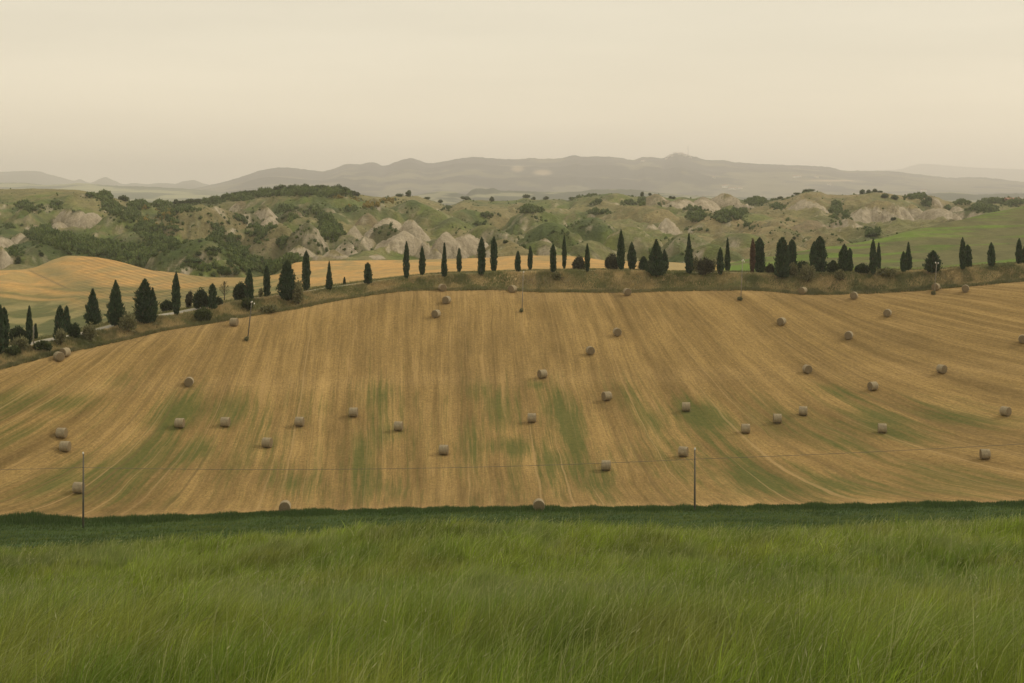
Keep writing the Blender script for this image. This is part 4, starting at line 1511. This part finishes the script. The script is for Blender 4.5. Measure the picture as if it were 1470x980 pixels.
pole(355.5, 487, 434, 5.8, 'leaning grey pole with white insulators at the upper left of the field', M_POLEW, .085, ins=((-.05, .985), (.45, .95), (.1, 1.0)), arm=0, group='poles along the top of the hay field')
pole(749.5, 446, 391, 1.5, 'thin grey pole standing in the middle of the field top', M_POLEG, .07, ins=((.1, 1.0),), group='poles along the top of the hay field')
pole(1063.5, 429, 374, 2.5, 'thin grey pole on a small earth mound, right of centre field top', M_POLEG, .07, ins=((-.1, .98), (.3, .96), (.1, 1.0)), group='poles along the top of the hay field')
pole(1341.5, 421, 377, 3, 'pale pole with white fittings before the pine like tree', M_POLEG, .06, ins=((-.22, .985), (.28, .97)), arm=.2, group='poles along the top of the hay field')
for px, py, w in ((355, 488, 8), (749.5, 447, 6), (1063, 430, 7), (1341, 422, 6)):
    bush(px - .5, py - 4.5, py + .8, w, {355: 'grass tuft at the foot of the leaning pole', 749.5: 'grass tuft at the foot of the middle pole', 1063: 'dark weeds at the foot of the right of centre pole', 1341: 'dark weeds at the foot of the pale pole'}[px], 'olive', y0=YB + 5, group='weeds left uncut round the poles')


def post(px, yb, yt, label, name='marker_post', w=.09):
    x, Y, z = at_near(px, yb, YB + 20)
    h = (yb - yt) * Y / F
    V, fs = tube([(0, 0, -.2), (0, 0, h * .75), (0, 0, h * .93), (0, 0, h)], [w, w, w * .95, w * .5], 8)
    o = mesh_np(name, V, fs, M_POLEG if name == 'marker_post' else M_INS)
    o.location = (x, Y, z)
    tag(o, label, 'post')


post(48.2, 492, 467, 'thin grey post beside the tiny cypress sapling at far left')
post(234, 447, 438.5, 'small white post before the dark bush left of the spindle cypress', 'white_post', .10)
post(875.5, 387.5, 384, 'low white marker in front of the dark bush by the tallest cypress', 'white_post', .16)
post(1235, 391, 387.5, 'low white marker in front of the dome shaped bush at right', 'white_post', .14)
post(896, 389, 387, 'low white marker right at the foot of the tallest cypress', 'white_post', .2)

# ------------------------------------------------------------------ grasses
def blades(name, X, Y, Z, H, W, dirx, diry, bend, colr, mat, segs=3, tipc=None, label=None, rs=None):
    """one mesh of curved grass blades"""
    n = len(X)
    rs = rs or np.random.default_rng(1)
    lv = np.linspace(0, 1, segs + 1)
    th = rs.random(n) * np.pi
    # ribbon side vector mostly across the view but varied
    sx, sy = np.cos((th - np.pi / 2) * .8), np.sin((th - np.pi / 2) * .8)
    V = np.zeros((n, 2 * segs + 1, 3), np.float32)
    C = np.zeros((n, 2 * segs + 1, 3), np.float32)
    tipc = colr if tipc is None else tipc
    for k, t in enumerate(lv):
        off = bend * H * t ** 2.0
        zz = H * (t - .35 * bend * t ** 3)
        cx = X + dirx * off
        cy = Y + diry * off
        w = W * (1 - .55 * t ** 1.5)
        cc = colr + (tipc - colr) * t
        if k < segs:
            V[:, 2 * k, 0] = cx - sx * w / 2
            V[:, 2 * k, 1] = cy - sy * w / 2
            V[:, 2 * k, 2] = Z + zz
            V[:, 2 * k + 1, 0] = cx + sx * w / 2
            V[:, 2 * k + 1, 1] = cy + sy * w / 2
            V[:, 2 * k + 1, 2] = Z + zz
            C[:, 2 * k] = cc
            C[:, 2 * k + 1] = cc
        else:
            V[:, 2 * k, 0], V[:, 2 * k, 1], V[:, 2 * k, 2] = cx, cy, Z + zz
            C[:, 2 * k] = cc
    m = 2 * segs + 1
    b0 = (np.arange(n) * m)[:, None]
    Q = np.concatenate([b0 + np.array([2 * k, 2 * k + 1, 2 * k + 3, 2 * k + 2]) for k in range(segs - 1)])
    T = b0 + np.array([2 * segs - 2, 2 * segs - 1, 2 * segs])
    o = mesh_np(name, V.reshape(-1, 3), [Q, T] if len(Q) else [T], mat, attrs={'col': C.reshape(-1, 3)}, smooth=False)
    tag(o, label, kind='stuff')
    return o


def wedge(n, y0, y1, g, half=.40, p=1.0):
    """random ground points in the part of the land the picture can see, density falling with distance"""
    u = g.random(n)
    Y = (y0 ** p + (y1 ** p - y0 ** p) * u) ** (1 / p)
    X = (g.random(n) * 2 - 1) * (half * Y + 4.5)
    return X, Y


g = np.random.default_rng(11)
X, Y = wedge(600000, 5.5, 50, g, half=.44, p=1.15)
Z = meadow_z(X, Y) + .16 * (fbm(X / 2.4 + 5, Y / 3.5, 3) - .5)
# a third of the blades grow in splayed tufts
tk = np.nonzero(g.random(len(X)) < .38)[0]
tc = tk[g.integers(0, len(tk), len(tk)) // 1]
cen = g.choice(tk, max(1, len(tk) // 26))
pick = g.integers(0, len(cen), len(tk))
tx, ty = X[cen][pick], Y[cen][pick]
ta = g.random(len(tk)) * 6.283
tr = np.abs(g.normal(size=len(tk))) * .06
X[tk], Y[tk] = tx + np.cos(ta) * tr, ty + np.sin(ta) * tr
Z = meadow_z(X, Y) + .16 * (fbm(X / 2.4 + 5, Y / 3.5, 3) - .5)
hn = fbm(X / 2.6, Y / 3.2, 4)
hn2 = fbm(X / .9 + 3, Y / .9, 3)
cn_ = fbm(X / 3.5 + 31, Y / 6 + 2, 3)
dn = fbm(X / 5 + 77, Y / 6, 3)
H = (.24 + .56 * hn + .34 * (hn2 - .5)) * g.uniform(.6, 1.12, len(X))
W = np.maximum(.005, .00036 * Y) * g.uniform(.7, 1.3, len(X))
ang = (dn - .45) * 2.4 + g.normal(size=len(X)) * 1.0
W[tk] *= 1.35
H[tk] *= (1.0 + .45 * g.random(len(cen)))[pick]
ang[tk] = .55 * ang[tk] + .45 * ta * np.where(ta < np.pi, 1, 0)
bend = np.clip(.24 + .85 * (hn2 - .3) + g.normal(size=len(X)) * .22, 0, 1.1)
base = lerp3((.088, .165, .012), (.215, .290, .024), np.clip(cn_ * 1.9 - .45 + g.normal(size=len(X)) * .22, 0, 1))
base = lerp3(base, (.29, .30, .055), sstep(.52, .72, fbm(X / 1.3 + 40, Y / 3 + 2, 4)) * .6)
base[tk] *= g.uniform(.65, 1.35, len(cen))[pick][:, None]
base *= np.exp(g.normal(size=len(X)) * .30)[:, None]
blue = sstep(.58, .72, fbm(X / 2.2 + 60, Y / 5 + 9, 3))
base = lerp3(base, (.20, .25, .10), blue * .6)
base *= (1 - .38 * sstep(.52, .68, fbm(X / 1.7 + 20, Y / 4.5 + 9, 4)))[:, None]
pale = (g.random(len(X)) < .07)
base[pale] = (.38, .40, .16)
H[pale] *= 1.15
tipc = lerp3(base, (.37, .40, .10), np.full(len(X), .38))
blades('meadow_grass', X, Y, Z - .02, H, W, np.cos(ang), np.sin(ang) * .7, bend, base, M_GRASS, 3, tipc, 'tall soft green grass leaning in the wind over the foreground slope', g)

# a few long pale seed stalks that stand above the rest
n = 6000
X, Y = wedge(n, 6, 48, g)
Z = meadow_z(X, Y)
ang = g.normal(size=n) * .9
H = g.uniform(.5, .8, n)
c = np.tile(np.array([(.36, .37, .17)]), (n, 1)) * g.uniform(.5, 1.1, n)[:, None]
bn = g.uniform(.1, .9, n)
sh = Fol(77)
sh.sprays(np.stack([X + np.cos(ang) * bn * H, Y + np.sin(ang) * bn * H, Z + H * (1 - .35 * bn)], 1), np.stack([np.cos(ang) * bn, np.sin(ang) * bn, np.full(n, .5)], 1), g.uniform(.04, .085, n), np.maximum(.008, .0006 * Y), c * 1.15)
tag(sh.build('meadow_seed_heads', M_GRASS), 'pale seed heads on the tips of the meadow grass', kind='stuff')
blades('meadow_seed_stalks', X, Y, Z, H, np.maximum(.005, .00034 * Y), np.cos(ang), np.sin(ang), bn, c, M_GRASS, 4, c * 1.1, 'pale seed stalks standing over the green grass', g)

# crop of the dark green field
X, Y = wedge(185000, 94, 163.5, g, half=.50)
P = project_px(X, Y)
Z = near_z(P, Y) + .25 * (fbm(X / 3.5, Y / 1.6, 3) - .5) * sstep(100, 110, Y)
n = len(X)
cn_ = fbm(X / 12, Y / 5, 4)
cn2 = fbm(X / 3 + 8, Y / 1.3, 3)
base = lerp3((.040, .078, .015), (.110, .160, .028), np.clip(cn_ * 1.5 - .3 + g.normal(size=n) * .1, 0, 1))
base = lerp3(base, (.16, .20, .045), sstep(.44, .68, cn2) * .7)
base = lerp3(base, (.035, .07, .014), sstep(.52, .66, fbm(X / 5 + 3, Y / 1.1 + 7, 4)) * .7)
ang = g.normal(size=n) * .6
blades('green_crop', X, Y, Z - .05, (.22 + .35 * cn2) * g.uniform(.7, 1.2, n), g.uniform(.04, .09, n), np.cos(ang), np.sin(ang) * .5, g.uniform(.3, 1.1, n), base, M_GRASS, 2, base * 1.15, 'dark lush green crop flattened in mats below the hay field', g)
# taller fringe at its far edge
n = 56000
X = (g.random(n) * 2 - 1) * .52 * 165
Y = 165 - np.abs(g.normal(size=n)) * 1.6 + .4
P = project_px(X, Y)
Z = near_z(P, Y)
hh = (.08 + .85 * fbm(X / 2.2, Y * 0 + 3, 5)) * (1 + 1.0 * np.exp(-((P - 48) / 26) ** 2) * .8)
base = lerp3((.034, .072, .018), (.085, .135, .032), g.random(n))
blades('tall_grass_fringe', X, Y, Z - .05, hh * g.uniform(.6, 1.1, n), g.uniform(.03, .07, n), g.normal(size=n) * .5, g.normal(size=n) * .3, g.uniform(0, .5, n), base, M_GRASS, 2, base * 1.1, 'dark tall grass fringe along the foot of the hay field', g)
# rough grass of the road bank
n = 150000
P = g.uniform(-330, 1800, n)
Y = c_Yt(P) + g.uniform(-.2, 1, n) * np.where(P > 320, 6.3, 5.0)
Z = near_z(P, Y)
X = (P - PX0) / F * Y
tq = fbm(X / 6, Y / 4, 4)
tq2 = fbm(X / 1.7, Y / 1.7 + 9, 3)
base = lerp3((.19, .20, .075), (.58, .43, .22), np.clip(sstep(.32, .64, tq) * .75 + g.normal(size=n) * .14, 0, 1))
base = lerp3(base, (.13, .15, .055), sstep(.55, .72, tq2) * .6)
base = lerp3(base, (.17, .165, .07), sstep(1, .0, Y - c_Yt(P)) * .8)
base = lerp3(base, (.06, .08, .03), (sstep(1020, 1120, P) * .4 + sstep(260, 120, P) * .5) * sstep(.35, .6, tq2))
ang = g.normal(size=n) * 1.2
blades('bank_grass', X, Y, Z - .04, g.uniform(.2, .6, n) * (.6 + tq2), g.uniform(.05, .12, n), np.cos(ang), np.sin(ang), g.uniform(.1, .9, n), base, M_GRASS, 2, base * 1.15, 'rough dry and green grass on the bank below the road', g)
# verge on the far side of the road
n = 26000
P = g.uniform(-150, 1620, n)
Y = c_Yt(P) + 10.7 + np.abs(g.normal(size=n)) * 3.0
Z = near_z(P, Y)
X = (P - PX0) / F * Y
base = lerp3((.10, .12, .04), (.28, .23, .10), g.random(n) * fbm(X / 8, Y / 8) * 1.6)
blades('verge_grass', X, Y, Z - .04, g.uniform(.15, .45, n), g.uniform(.05, .12, n), g.normal(size=n), g.normal(size=n), g.uniform(.1, .8, n), base, M_GRASS, 2, base * 1.1, 'straggling grass along the far verge of the road', g)

# ------------------------------------------------------------------ scrub and trees on the clay hills
FOREST = [  # px, py, rx, ry, strength
    (300, 289, 20, 3, 1), (340, 284, 26, 4, 1), (385, 279, 24, 4, 1), (430, 276, 30, 5, 1.1), (480, 277, 26, 6, 1.1),
    (60, 335, 22, 10, 1), (85, 345, 28, 9, 1), (120, 355, 34, 11, 1), (160, 360, 34, 12, 1.1), (195, 370, 30, 14, 1.1), (230, 350, 26, 14, .9), (225, 335, 26, 12, .8),
    (205, 325, 20, 9, .9), (180, 310, 22, 10, .8), (160, 297, 14, 10, .9), (150, 284, 10, 7, 1), (50, 300, 26, 6, .8), (35, 296, 14, 6, .8), (80, 296, 10, 5, .9), (18, 325, 16, 4, .6),
    (200, 297, 16, 7, .8), (240, 308, 18, 10, .8), (250, 325, 14, 10, .8), (262, 300, 18, 6, .7), (232, 295, 14, 5, .7), (275, 345, 18, 5, .3), (310, 335, 14, 14, .9), (330, 350, 18, 16, .8), (345, 365, 22, 14, .9),
    (360, 380, 26, 10, 1.1), (390, 385, 26, 9, 1.1), (370, 335, 16, 16, .8), (345, 315, 14, 10, .7), (385, 325, 12, 10, .7), (406, 351, 9, 7, 1), (412, 300, 14, 6, .7), (415, 314, 14, 5, .7),
    (470, 320, 12, 14, .9), (478, 335, 14, 14, 1), (455, 305, 18, 9, .6), (420, 376, 18, 8, .9), (300, 385, 40, 5, .6), (265, 383, 26, 6, .5), (280, 374, 14, 3, 1), (307, 362, 10, 5, 1), (320, 392, 30, 5, .8),
    (270, 350, 12, 4, .6), (500, 300, 18, 6, .5), (530, 295, 20, 6, .5), (560, 290, 22, 4, .5), (640, 300, 12, 4, .4), (700, 310, 16, 5, .6), (690, 320, 16, 5, .4), (760, 302, 16, 4, .8), (775, 315, 18, 5, .4),
    (655, 325, 14, 8, .3), (800, 335, 18, 6, .4), (860, 305, 18, 4, .6), (855, 292, 10, 3, .7), (905, 292, 16, 3, .6), (922, 291, 5, 4, 1), (955, 294, 12, 3, .6), (1000, 298, 18, 5, 1), (1000, 312, 14, 6, 1), (1045, 312, 24, 8, .9),
    (1070, 325, 24, 8, .4), (1085, 290, 16, 5, .6), (1117, 297, 12, 5, .7), (1060, 304, 14, 6, .7), (1200, 303, 9, 12, .8), (1215, 310, 8, 8, .7), (1315, 284, 18, 3, .8), (1332, 293, 9, 4, .9), (1200, 320, 12, 6, .5),
    (1255, 336, 10, 4, 1.0), (1250, 328, 30, 4, .25), (1382, 292, 12, 3, .7), (1425, 289, 20, 3, 1), (1410, 300, 20, 6, .9), (1455, 292, 20, 5, 1), (1361, 301, 6, 5, .8), (870, 330, 24, 5, .3), (975, 345, 30, 6, .35),
    (940, 365, 10, 8, .8), (830, 350, 30, 6, .2), (1000, 330, 26, 5, .3), (980, 360, 26, 8, .3), (740, 355, 20, 4, .4), (1130, 318, 16, 4, .3), (560, 330, 20, 6, .15), (590, 300, 16, 4, .3), (620, 310, 20, 4, .3), (1170, 330, 20, 4, .3),
    (60, 355, 6, 3, .7), (25, 364, 8, 6, .6), (55, 275, 30, 2, .15), (130, 282, 20, 3, .5),
]
FW = []
PG = BPg
dens = np.zeros_like(BZ)
jit = fbm(BX / 30 + 9, BYg / 40, 3) - .5
for (a, b_, rx, ry, st) in FOREST:
    dens = np.maximum(dens, st * np.exp(-((((PG - a) / rx) ** 2 + ((BPY - b_) / ry) ** 2) ** 1.3) * .9))
gull = sstep(.36, .16, BRG.reshape(BZ.shape)) * sstep(470, 520, BYg)
dens = np.maximum(dens * (1 + jit * .8) - .10, gull * .17)
dens = np.maximum(dens, .009)
cov = (BCLAY < .45) & BVIS & (BYg > Y_LOW + 12) & (BYg < c_Ys(PG) + 10)
area = BYg ** 2
wt = (dens ** 1.1 * cov * area * np.gradient(BYv)[:, None] / BYg).ravel()
wt /= wt.sum()
g2 = np.random.default_rng(23)
NS = 12000
idx = g2.choice(len(wt), NS, p=wt)
ii, jj = np.unravel_index(idx, BZ.shape)
protos = []
for k in range(7):
    Fo = Fol(100 + k)
    for q in range(3):
        c = np.array([Fo.r.normal() * .3 * (q > 0), Fo.r.normal() * .3 * (q > 0), .42 + Fo.r.normal() * .08])
        Fo.blob(c, np.array([.62, .62, .52]) * (1 if q == 0 else .75), np.array((.8, .8, .8)), .22)
    u = Fo.r.normal(size=(46, 3))
    u /= np.linalg.norm(u, axis=1, keepdims=True)
    Pq = np.array([0, 0, .45]) + u * np.array([.85, .85, .62]) * Fo.r.uniform(.8, 1.1, 46)[:, None]
    Fo.sprays(Pq, u + np.array([0, 0, .5]), .42, .28, np.repeat(Fo.r.uniform(.7, 1.5, 46)[:, None], 3, 1))
    v, fs, c = Fo.arrays()
    protos.append((v, fs, c))


def scatter(name, xs, ys, zs, rad, hgt, cols, label):
    VV, QQ, TT, CC, off = [], [], [], [], 0
    for k in range(len(xs)):
        v, fs, c = protos[k % 7]
        a = k * 2.399
        ca, sa = math.cos(a), math.sin(a)
        w = np.stack([(v[:, 0] * ca - v[:, 1] * sa) * rad[k] + xs[k], (v[:, 0] * sa + v[:, 1] * ca) * rad[k] + ys[k], v[:, 2] * hgt[k] + zs[k]], 1)
        VV.append(w)
        QQ.append(fs[0] + off)
        TT.append(fs[1] + off)
        CC.append(c * cols[k])
        off += len(v)
    o = mesh_np(name, np.concatenate(VV), [np.concatenate(QQ), np.concatenate(TT)], M_LEAF, attrs={'col': np.concatenate(CC)}, smooth=False)
    tag(o, label, kind='stuff')


sx = BX[ii, jj] + g2.normal(size=NS) * .5
sy = BYg[ii, jj] + g2.normal(size=NS) * .5
sz = BZ[ii, jj]
dd = dens[ii, jj]
rad = (.55 + 1.15 * g2.random(NS) ** 2) * (.75 + .4 * np.clip(dd, 0, 1)) * (1 + (sy - 600) / 1800)
hg = rad * g2.uniform(1.2, 1.9, NS)
rad = rad * np.clip(.45 + dd * 1.2, .45, 1.05)
hg = hg * np.clip(.45 + dd * 1.2, .45, 1.05)
cols = lerp3((.068, .105, .030), (.14, .18, .055), g2.random(NS))
far_px = project_px(sx, sy)
scp = HOR - sz / sy * F
broom = (g2.random(NS) < .75) & (((np.abs(far_px - 520) < 45) & (np.abs(scp - 290) < 8)) | ((np.abs(far_px - 225) < 22) & (np.abs(scp - 312) < 14) & (g2.random(NS) < .4)))
cols[broom] = (.26, .20, .045)
scatter('gully_scrub', sx, sy, sz - .25, rad, hg, cols, 'dark green scrub and small trees filling the gullies of the clay hills')

# single trees and bushes one can tell apart on the hills
def hill_tree(px, yb, w, h, label, col=((.050, .076, .027), (.11, .145, .046)), Y=None, group=None, name='hill_tree', cat='tree'):
    if Y is None:
        x, Y, z = at_bad(px, yb)
    s = Y / F
    W_, H_ = w * s, h * s
    t = empty(name, (x, Y, z - .2))
    tag(t, label, cat, group)
    Fo = Fol(int(px * 11 + yb))
    r = Fo.r
    for q in range(4):
        c = np.array([r.normal() * W_ * .16 * (q > 0), r.normal() * W_ * .16 * (q > 0), H_ * (.46 + r.normal() * .10)])
        rr = np.array([W_ * .36, W_ * .36, H_ * .44]) * (1 if q == 0 else .7)
        Fo.blob(c, rr * .85, np.array(col[0]), .22)
        n = 110
        u = r.normal(size=(n, 3))
        u /= np.linalg.norm(u, axis=1, keepdims=True)
        Fo.sprays(c + u * rr * r.uniform(.8, 1.15, n)[:, None] * 1.15, u + np.array([0, 0, .5]), .12 * H_ + .3, .09 * H_ + .15, lerp3(col[0], col[1], r.random(n)))
    Fo.build('crown', M_LEAF, t)
    add_tube('trunk', [(0, 0, -.4), (0, 0, H_ * .3), (0, 0, H_ * .6)], [.28, .2, .1], M_BARK, t, 6)


CRESTL = 'leafy tree standing in the dense row along the left hill crest'
gg = np.random.default_rng(5)
for i, px in enumerate(np.linspace(254, 512, 64)):
    px = px + gg.normal() * 1.6
    ys = float(c_sky(px))
    big = 4.5 + 4 * gg.random() + (2.5 if 395 < px < 500 else 0)
    hill_tree(px, ys + 1.5, big * 1.15, big * .95, CRESTL, group='trees along the left hill crest')
for a in [
    (150, 284, 9, 9, 'dark tree on the left hill crest beside its green dome'), (178, 288, 11, 8, 'round tree at the dip of the left hill crest'), (182, 288.5, 9, 6, 'small round tree beside the one at the dip of the crest'),
    (228, 290, 9, 6, 'flat round tree alone on the low saddle of the left crest'), (80, 297, 12, 8, 'dark round bush above the grey clay scars at left'), (586, 282, 9, 9, 'lone dark tree on the crest above the grey clay slopes'),
    (574, 282.5, 14, 5, 'low dark hedge like bush left of the lone crest tree'), (612, 285, 10, 4, 'low bush at the right end of the crest above the clay slopes'), (632, 290, 8, 5, 'small bush on the way down to the gap in the crest'),
    (669, 286, 14, 5, 'low dark scrub capping the first knoll right of the gap'), (707, 289, 6, 7, 'small dark tree alone on the flat crest right of the gap'), (755, 284, 12, 6, 'dark bushes on the pointed knoll right of the flat crest'),
    (766, 287, 5, 5, 'tiny bush right of the pointed knoll'), (783, 286, 9, 4.5, 'dark bush capping the small low knoll'), (820, 285.5, 9, 4, 'dark bush at the left foot of the green dome on the crest'),
    (921.5, 282, 6, 7.5, 'taller dark tree left on the brown knoll of the crest'), (933, 280.5, 5, 4, 'small dark tree right on the brown knoll of the crest'), (962, 285.5, 5, 4, 'left one of two tiny bushes before the grey humps'),
    (967, 285.5, 5, 4, 'right one of two tiny bushes before the grey humps'), (783, 286, 5, 5, 'small bush on top of the small low knoll'), (1086, 285, 8, 6, 'round tree on the crest right of the grey hump'), (1095, 285.5, 6, 4.5, 'smaller round tree next to the round one on the crest'),
    (1120, 284, 8, 4, 'low bush left of the long dark capped hill'), (1145, 279, 12, 3.5, 'dark scrub on the left shoulder of the capped hill'), (1160, 274, 18, 4, 'dark scrub along the top of the capped hill'), (1238, 278, 9, 7, 'dark bushy tree on the crest left of the big dome'),
    (1247, 277, 6, 5, 'small tree next to the dark bushy tree on the crest'), (1256, 275, 7, 5, 'small tree on the highest point above the big dome'), (1263, 275.5, 9, 3, 'low scrub right of the highest point above the big dome'),
    (1270, 285, 10, 6, 'dark bush below the crest right of the highest point'), (1285, 287, 12, 8, 'dark shrub in the cleft above the big clay dome'), (1306, 280.5, 6, 3, 'tiny bush on the crest between dome and grey mounds'),
    (1333, 294, 10, 8, 'round dark bush before the grey mound at right'), (1283, 316, 8, 5, 'dark bush at the foot of the big pale clay dome'), (1255, 340, 20, 7, 'dark bush patch where the green hill meets the clay hills'),
    (1140, 344, 5, 4, 'tiny bush above the edge of the green hill'), (406, 353, 17, 13, 'round dark bush in the hollow left of the grey clay scar'), (307, 365, 22, 9, 'oval dark thicket high on the green spur'), (281, 378, 32, 8, 'long dark thicket low on the green spur'),
    (288, 348, 6, 4, 'small bush on the top of the green spur'), (285, 368, 10, 6, 'small dark bush above the long thicket'), (303, 376, 5, 4, 'tiny bush right of the long thicket'), (59, 368, 8, 6, 'small round bush on the left green slope'), (19, 359, 10, 5, 'dark bush near the left edge on the green slope'),
    (26, 378, 10, 10, 'dark bush beside the pale clay at the left edge'), (941, 377, 18, 15, 'round green bush between the cypress clump and the hills'), (726, 349, 8, 5, 'small round bush above the golden strip, right of centre'), (1436, 289, 30, 4, 'dark line of trees on the skyline near the right edge'),
    (465, 276, 10, 9, 'rounded tree at the top of the left crest with yellow broom below'), (477, 276, 14, 9, 'pale yellow green tree at the right end of the crest row'),
]:
    hill_tree(*a, cat='tree' if 'tree' in a[4].split() else 'bush', name='hill_tree' if 'tree' in a[4].split() else 'hill_bush')

# ------------------------------------------------------------------ far buildings and mast
def at_grid(G, px, py):
    P, Y, X, Z, PY = G
    pj = PX0 + F * X / Y
    d = (pj - px) ** 2 + (PY - py) ** 2
    i = int(np.argmin(d))
    i = np.unravel_index(i, P.shape)
    return float(X[i]), float(Y[i]), float(Z[i])


def box(x0, x1, y0, y1, z0, z1):
    V = np.array([(x, y, z) for x in (x0, x1) for y in (y0, y1) for z in (z0, z1)], float)
    return V, np.array([(0, 1, 3, 2), (4, 6, 7, 5), (0, 4, 5, 1), (2, 3, 7, 6), (0, 2, 6, 4), (1, 5, 7, 3)])


def house(x, y, z, w, d, h, label, wall=M_PLASTER, rz=0.0, roof=True, group=None, name='farmhouse', cat='house', nwin=3):
    t = empty(name, (x, y, z), rz)
    tag(t, label, cat, group)
    V, f = box(-w / 2, w / 2, -d / 2, d / 2, -4, h)
    mesh_np('wall', V, f, wall, t, smooth=False)
    rh = h * .32
    e = .06 * w
    Vr = np.array([(-w / 2 - e, -d / 2 - e, h + .01), (w / 2 + e, -d / 2 - e, h + .01), (w / 2 + e, d / 2 + e, h + .01), (-w / 2 - e, d / 2 + e, h + .01), (-w / 2 - e, 0, h + rh), (w / 2 + e, 0, h + rh)])
    mesh_np('roof', Vr, [np.array([(0, 1, 5, 4), (2, 3, 4, 5), (0, 3, 2, 1)]), np.array([(0, 4, 3), (1, 2, 5)])], M_ROOF, t, smooth=False)
    for k in range(nwin):
        cx = -w / 2 + w * (k + .5) / nwin
        V, f = box(cx - w * .05, cx + w * .05, -d / 2 - .05, -d / 2 + .1, h * .45, h * .72)
        mesh_np('window', V, f, M_GLASSD, t, smooth=False)


for (px, py, w, h, lab) in [
    (1040.5, 269, 26, 12, 'bright white farmhouse low on the mountain foot, left of centre right'), (1051.5, 271, 34, 8, 'long pale farm building right of the bright white farmhouse'), (1062, 271, 20, 7, 'small pale house near the long farm building'),
    (1025, 255, 14, 7, 'tiny pale house halfway up the mountain left of the fields'), (1141.5, 254.5, 18, 10, 'left block of the bright white houses high on the right slope'), (1147.5, 254.5, 26, 9, 'right block of the bright white houses high on the right slope'),
    (1172, 254.5, 22, 7, 'faint pinkish house right of the bright white pair'), (1253, 265, 26, 8, 'white house on the right foot of the mountain'), (1197, 267, 20, 8, 'pale house in the hamlet on the right foot of the mountain'), (1190, 266, 16, 7, 'smaller pale house left of another in the hamlet'),
    (1134, 272.5, 22, 7, 'pale house low behind the capped hill'), (1326, 275, 26, 8, 'white farm behind the skyline on the right'), (1206, 269, 18, 7, 'low pale house at the right end of the hamlet'), (923, 231.5, 24, 8, 'pale houses block left of the hilltop village'),
]:
    x, y, z = at_grid(GR_MAIN, px, py)
    house(x, y, z - 1, w, 14, h, lab)
vg = np.random.default_rng(9)
P_, Y_, X_, Z_, PY_ = GR_MAIN
for i, px in enumerate(np.linspace(957, 992, 13)):
    py = float(curve(MAIN)(px)) + 1.0 + (2.0 if i % 3 == 0 else 0)
    x, y, z = at_grid(GR_MAIN, px, py)
    house(x, y, z - 2, vg.uniform(12, 22), 12, vg.uniform(4, 8), 'tiny hazy house crowded on the mountain top village', group='houses of the hilltop village', name='village_house', nwin=2, rz=vg.uniform(-.5, .5))
x, y, z = at_grid(GR_MAIN, 988, 223)
t = empty('radio_mast', (x, y, z - 3))
tag(t, 'faint thin radio mast rising over the hilltop village', 'mast')
hm_ = 16 * y / F
add_tube('mast_shaft', [(0, 0, 0), (0, 0, hm_ * .6), (0, 0, hm_)], [1.3, 1.0, .5], M_POLEG, t, 6)
for q in range(5):
    V, f = box(-2.2, 2.2, -1, 1, hm_ * (.45 + q * .11), hm_ * (.45 + q * .11) + 1.2)
    mesh_np('antenna', V, f, M_POLEG, t, smooth=False)
x, y, z = at_bad(1459, 291.5)
house(x, y + 8, z - 1, 9, 7, 3.6, 'pinkish brick farm building on the skyline at the right edge', wall=M_BRICK, name='farm_building', cat='farm building')

# camera softness: focused on the far slope
cam_d.dof.use_dof = False
cam_d.dof.focus_distance = 230
cam_d.dof.aperture_fstop = 8.0
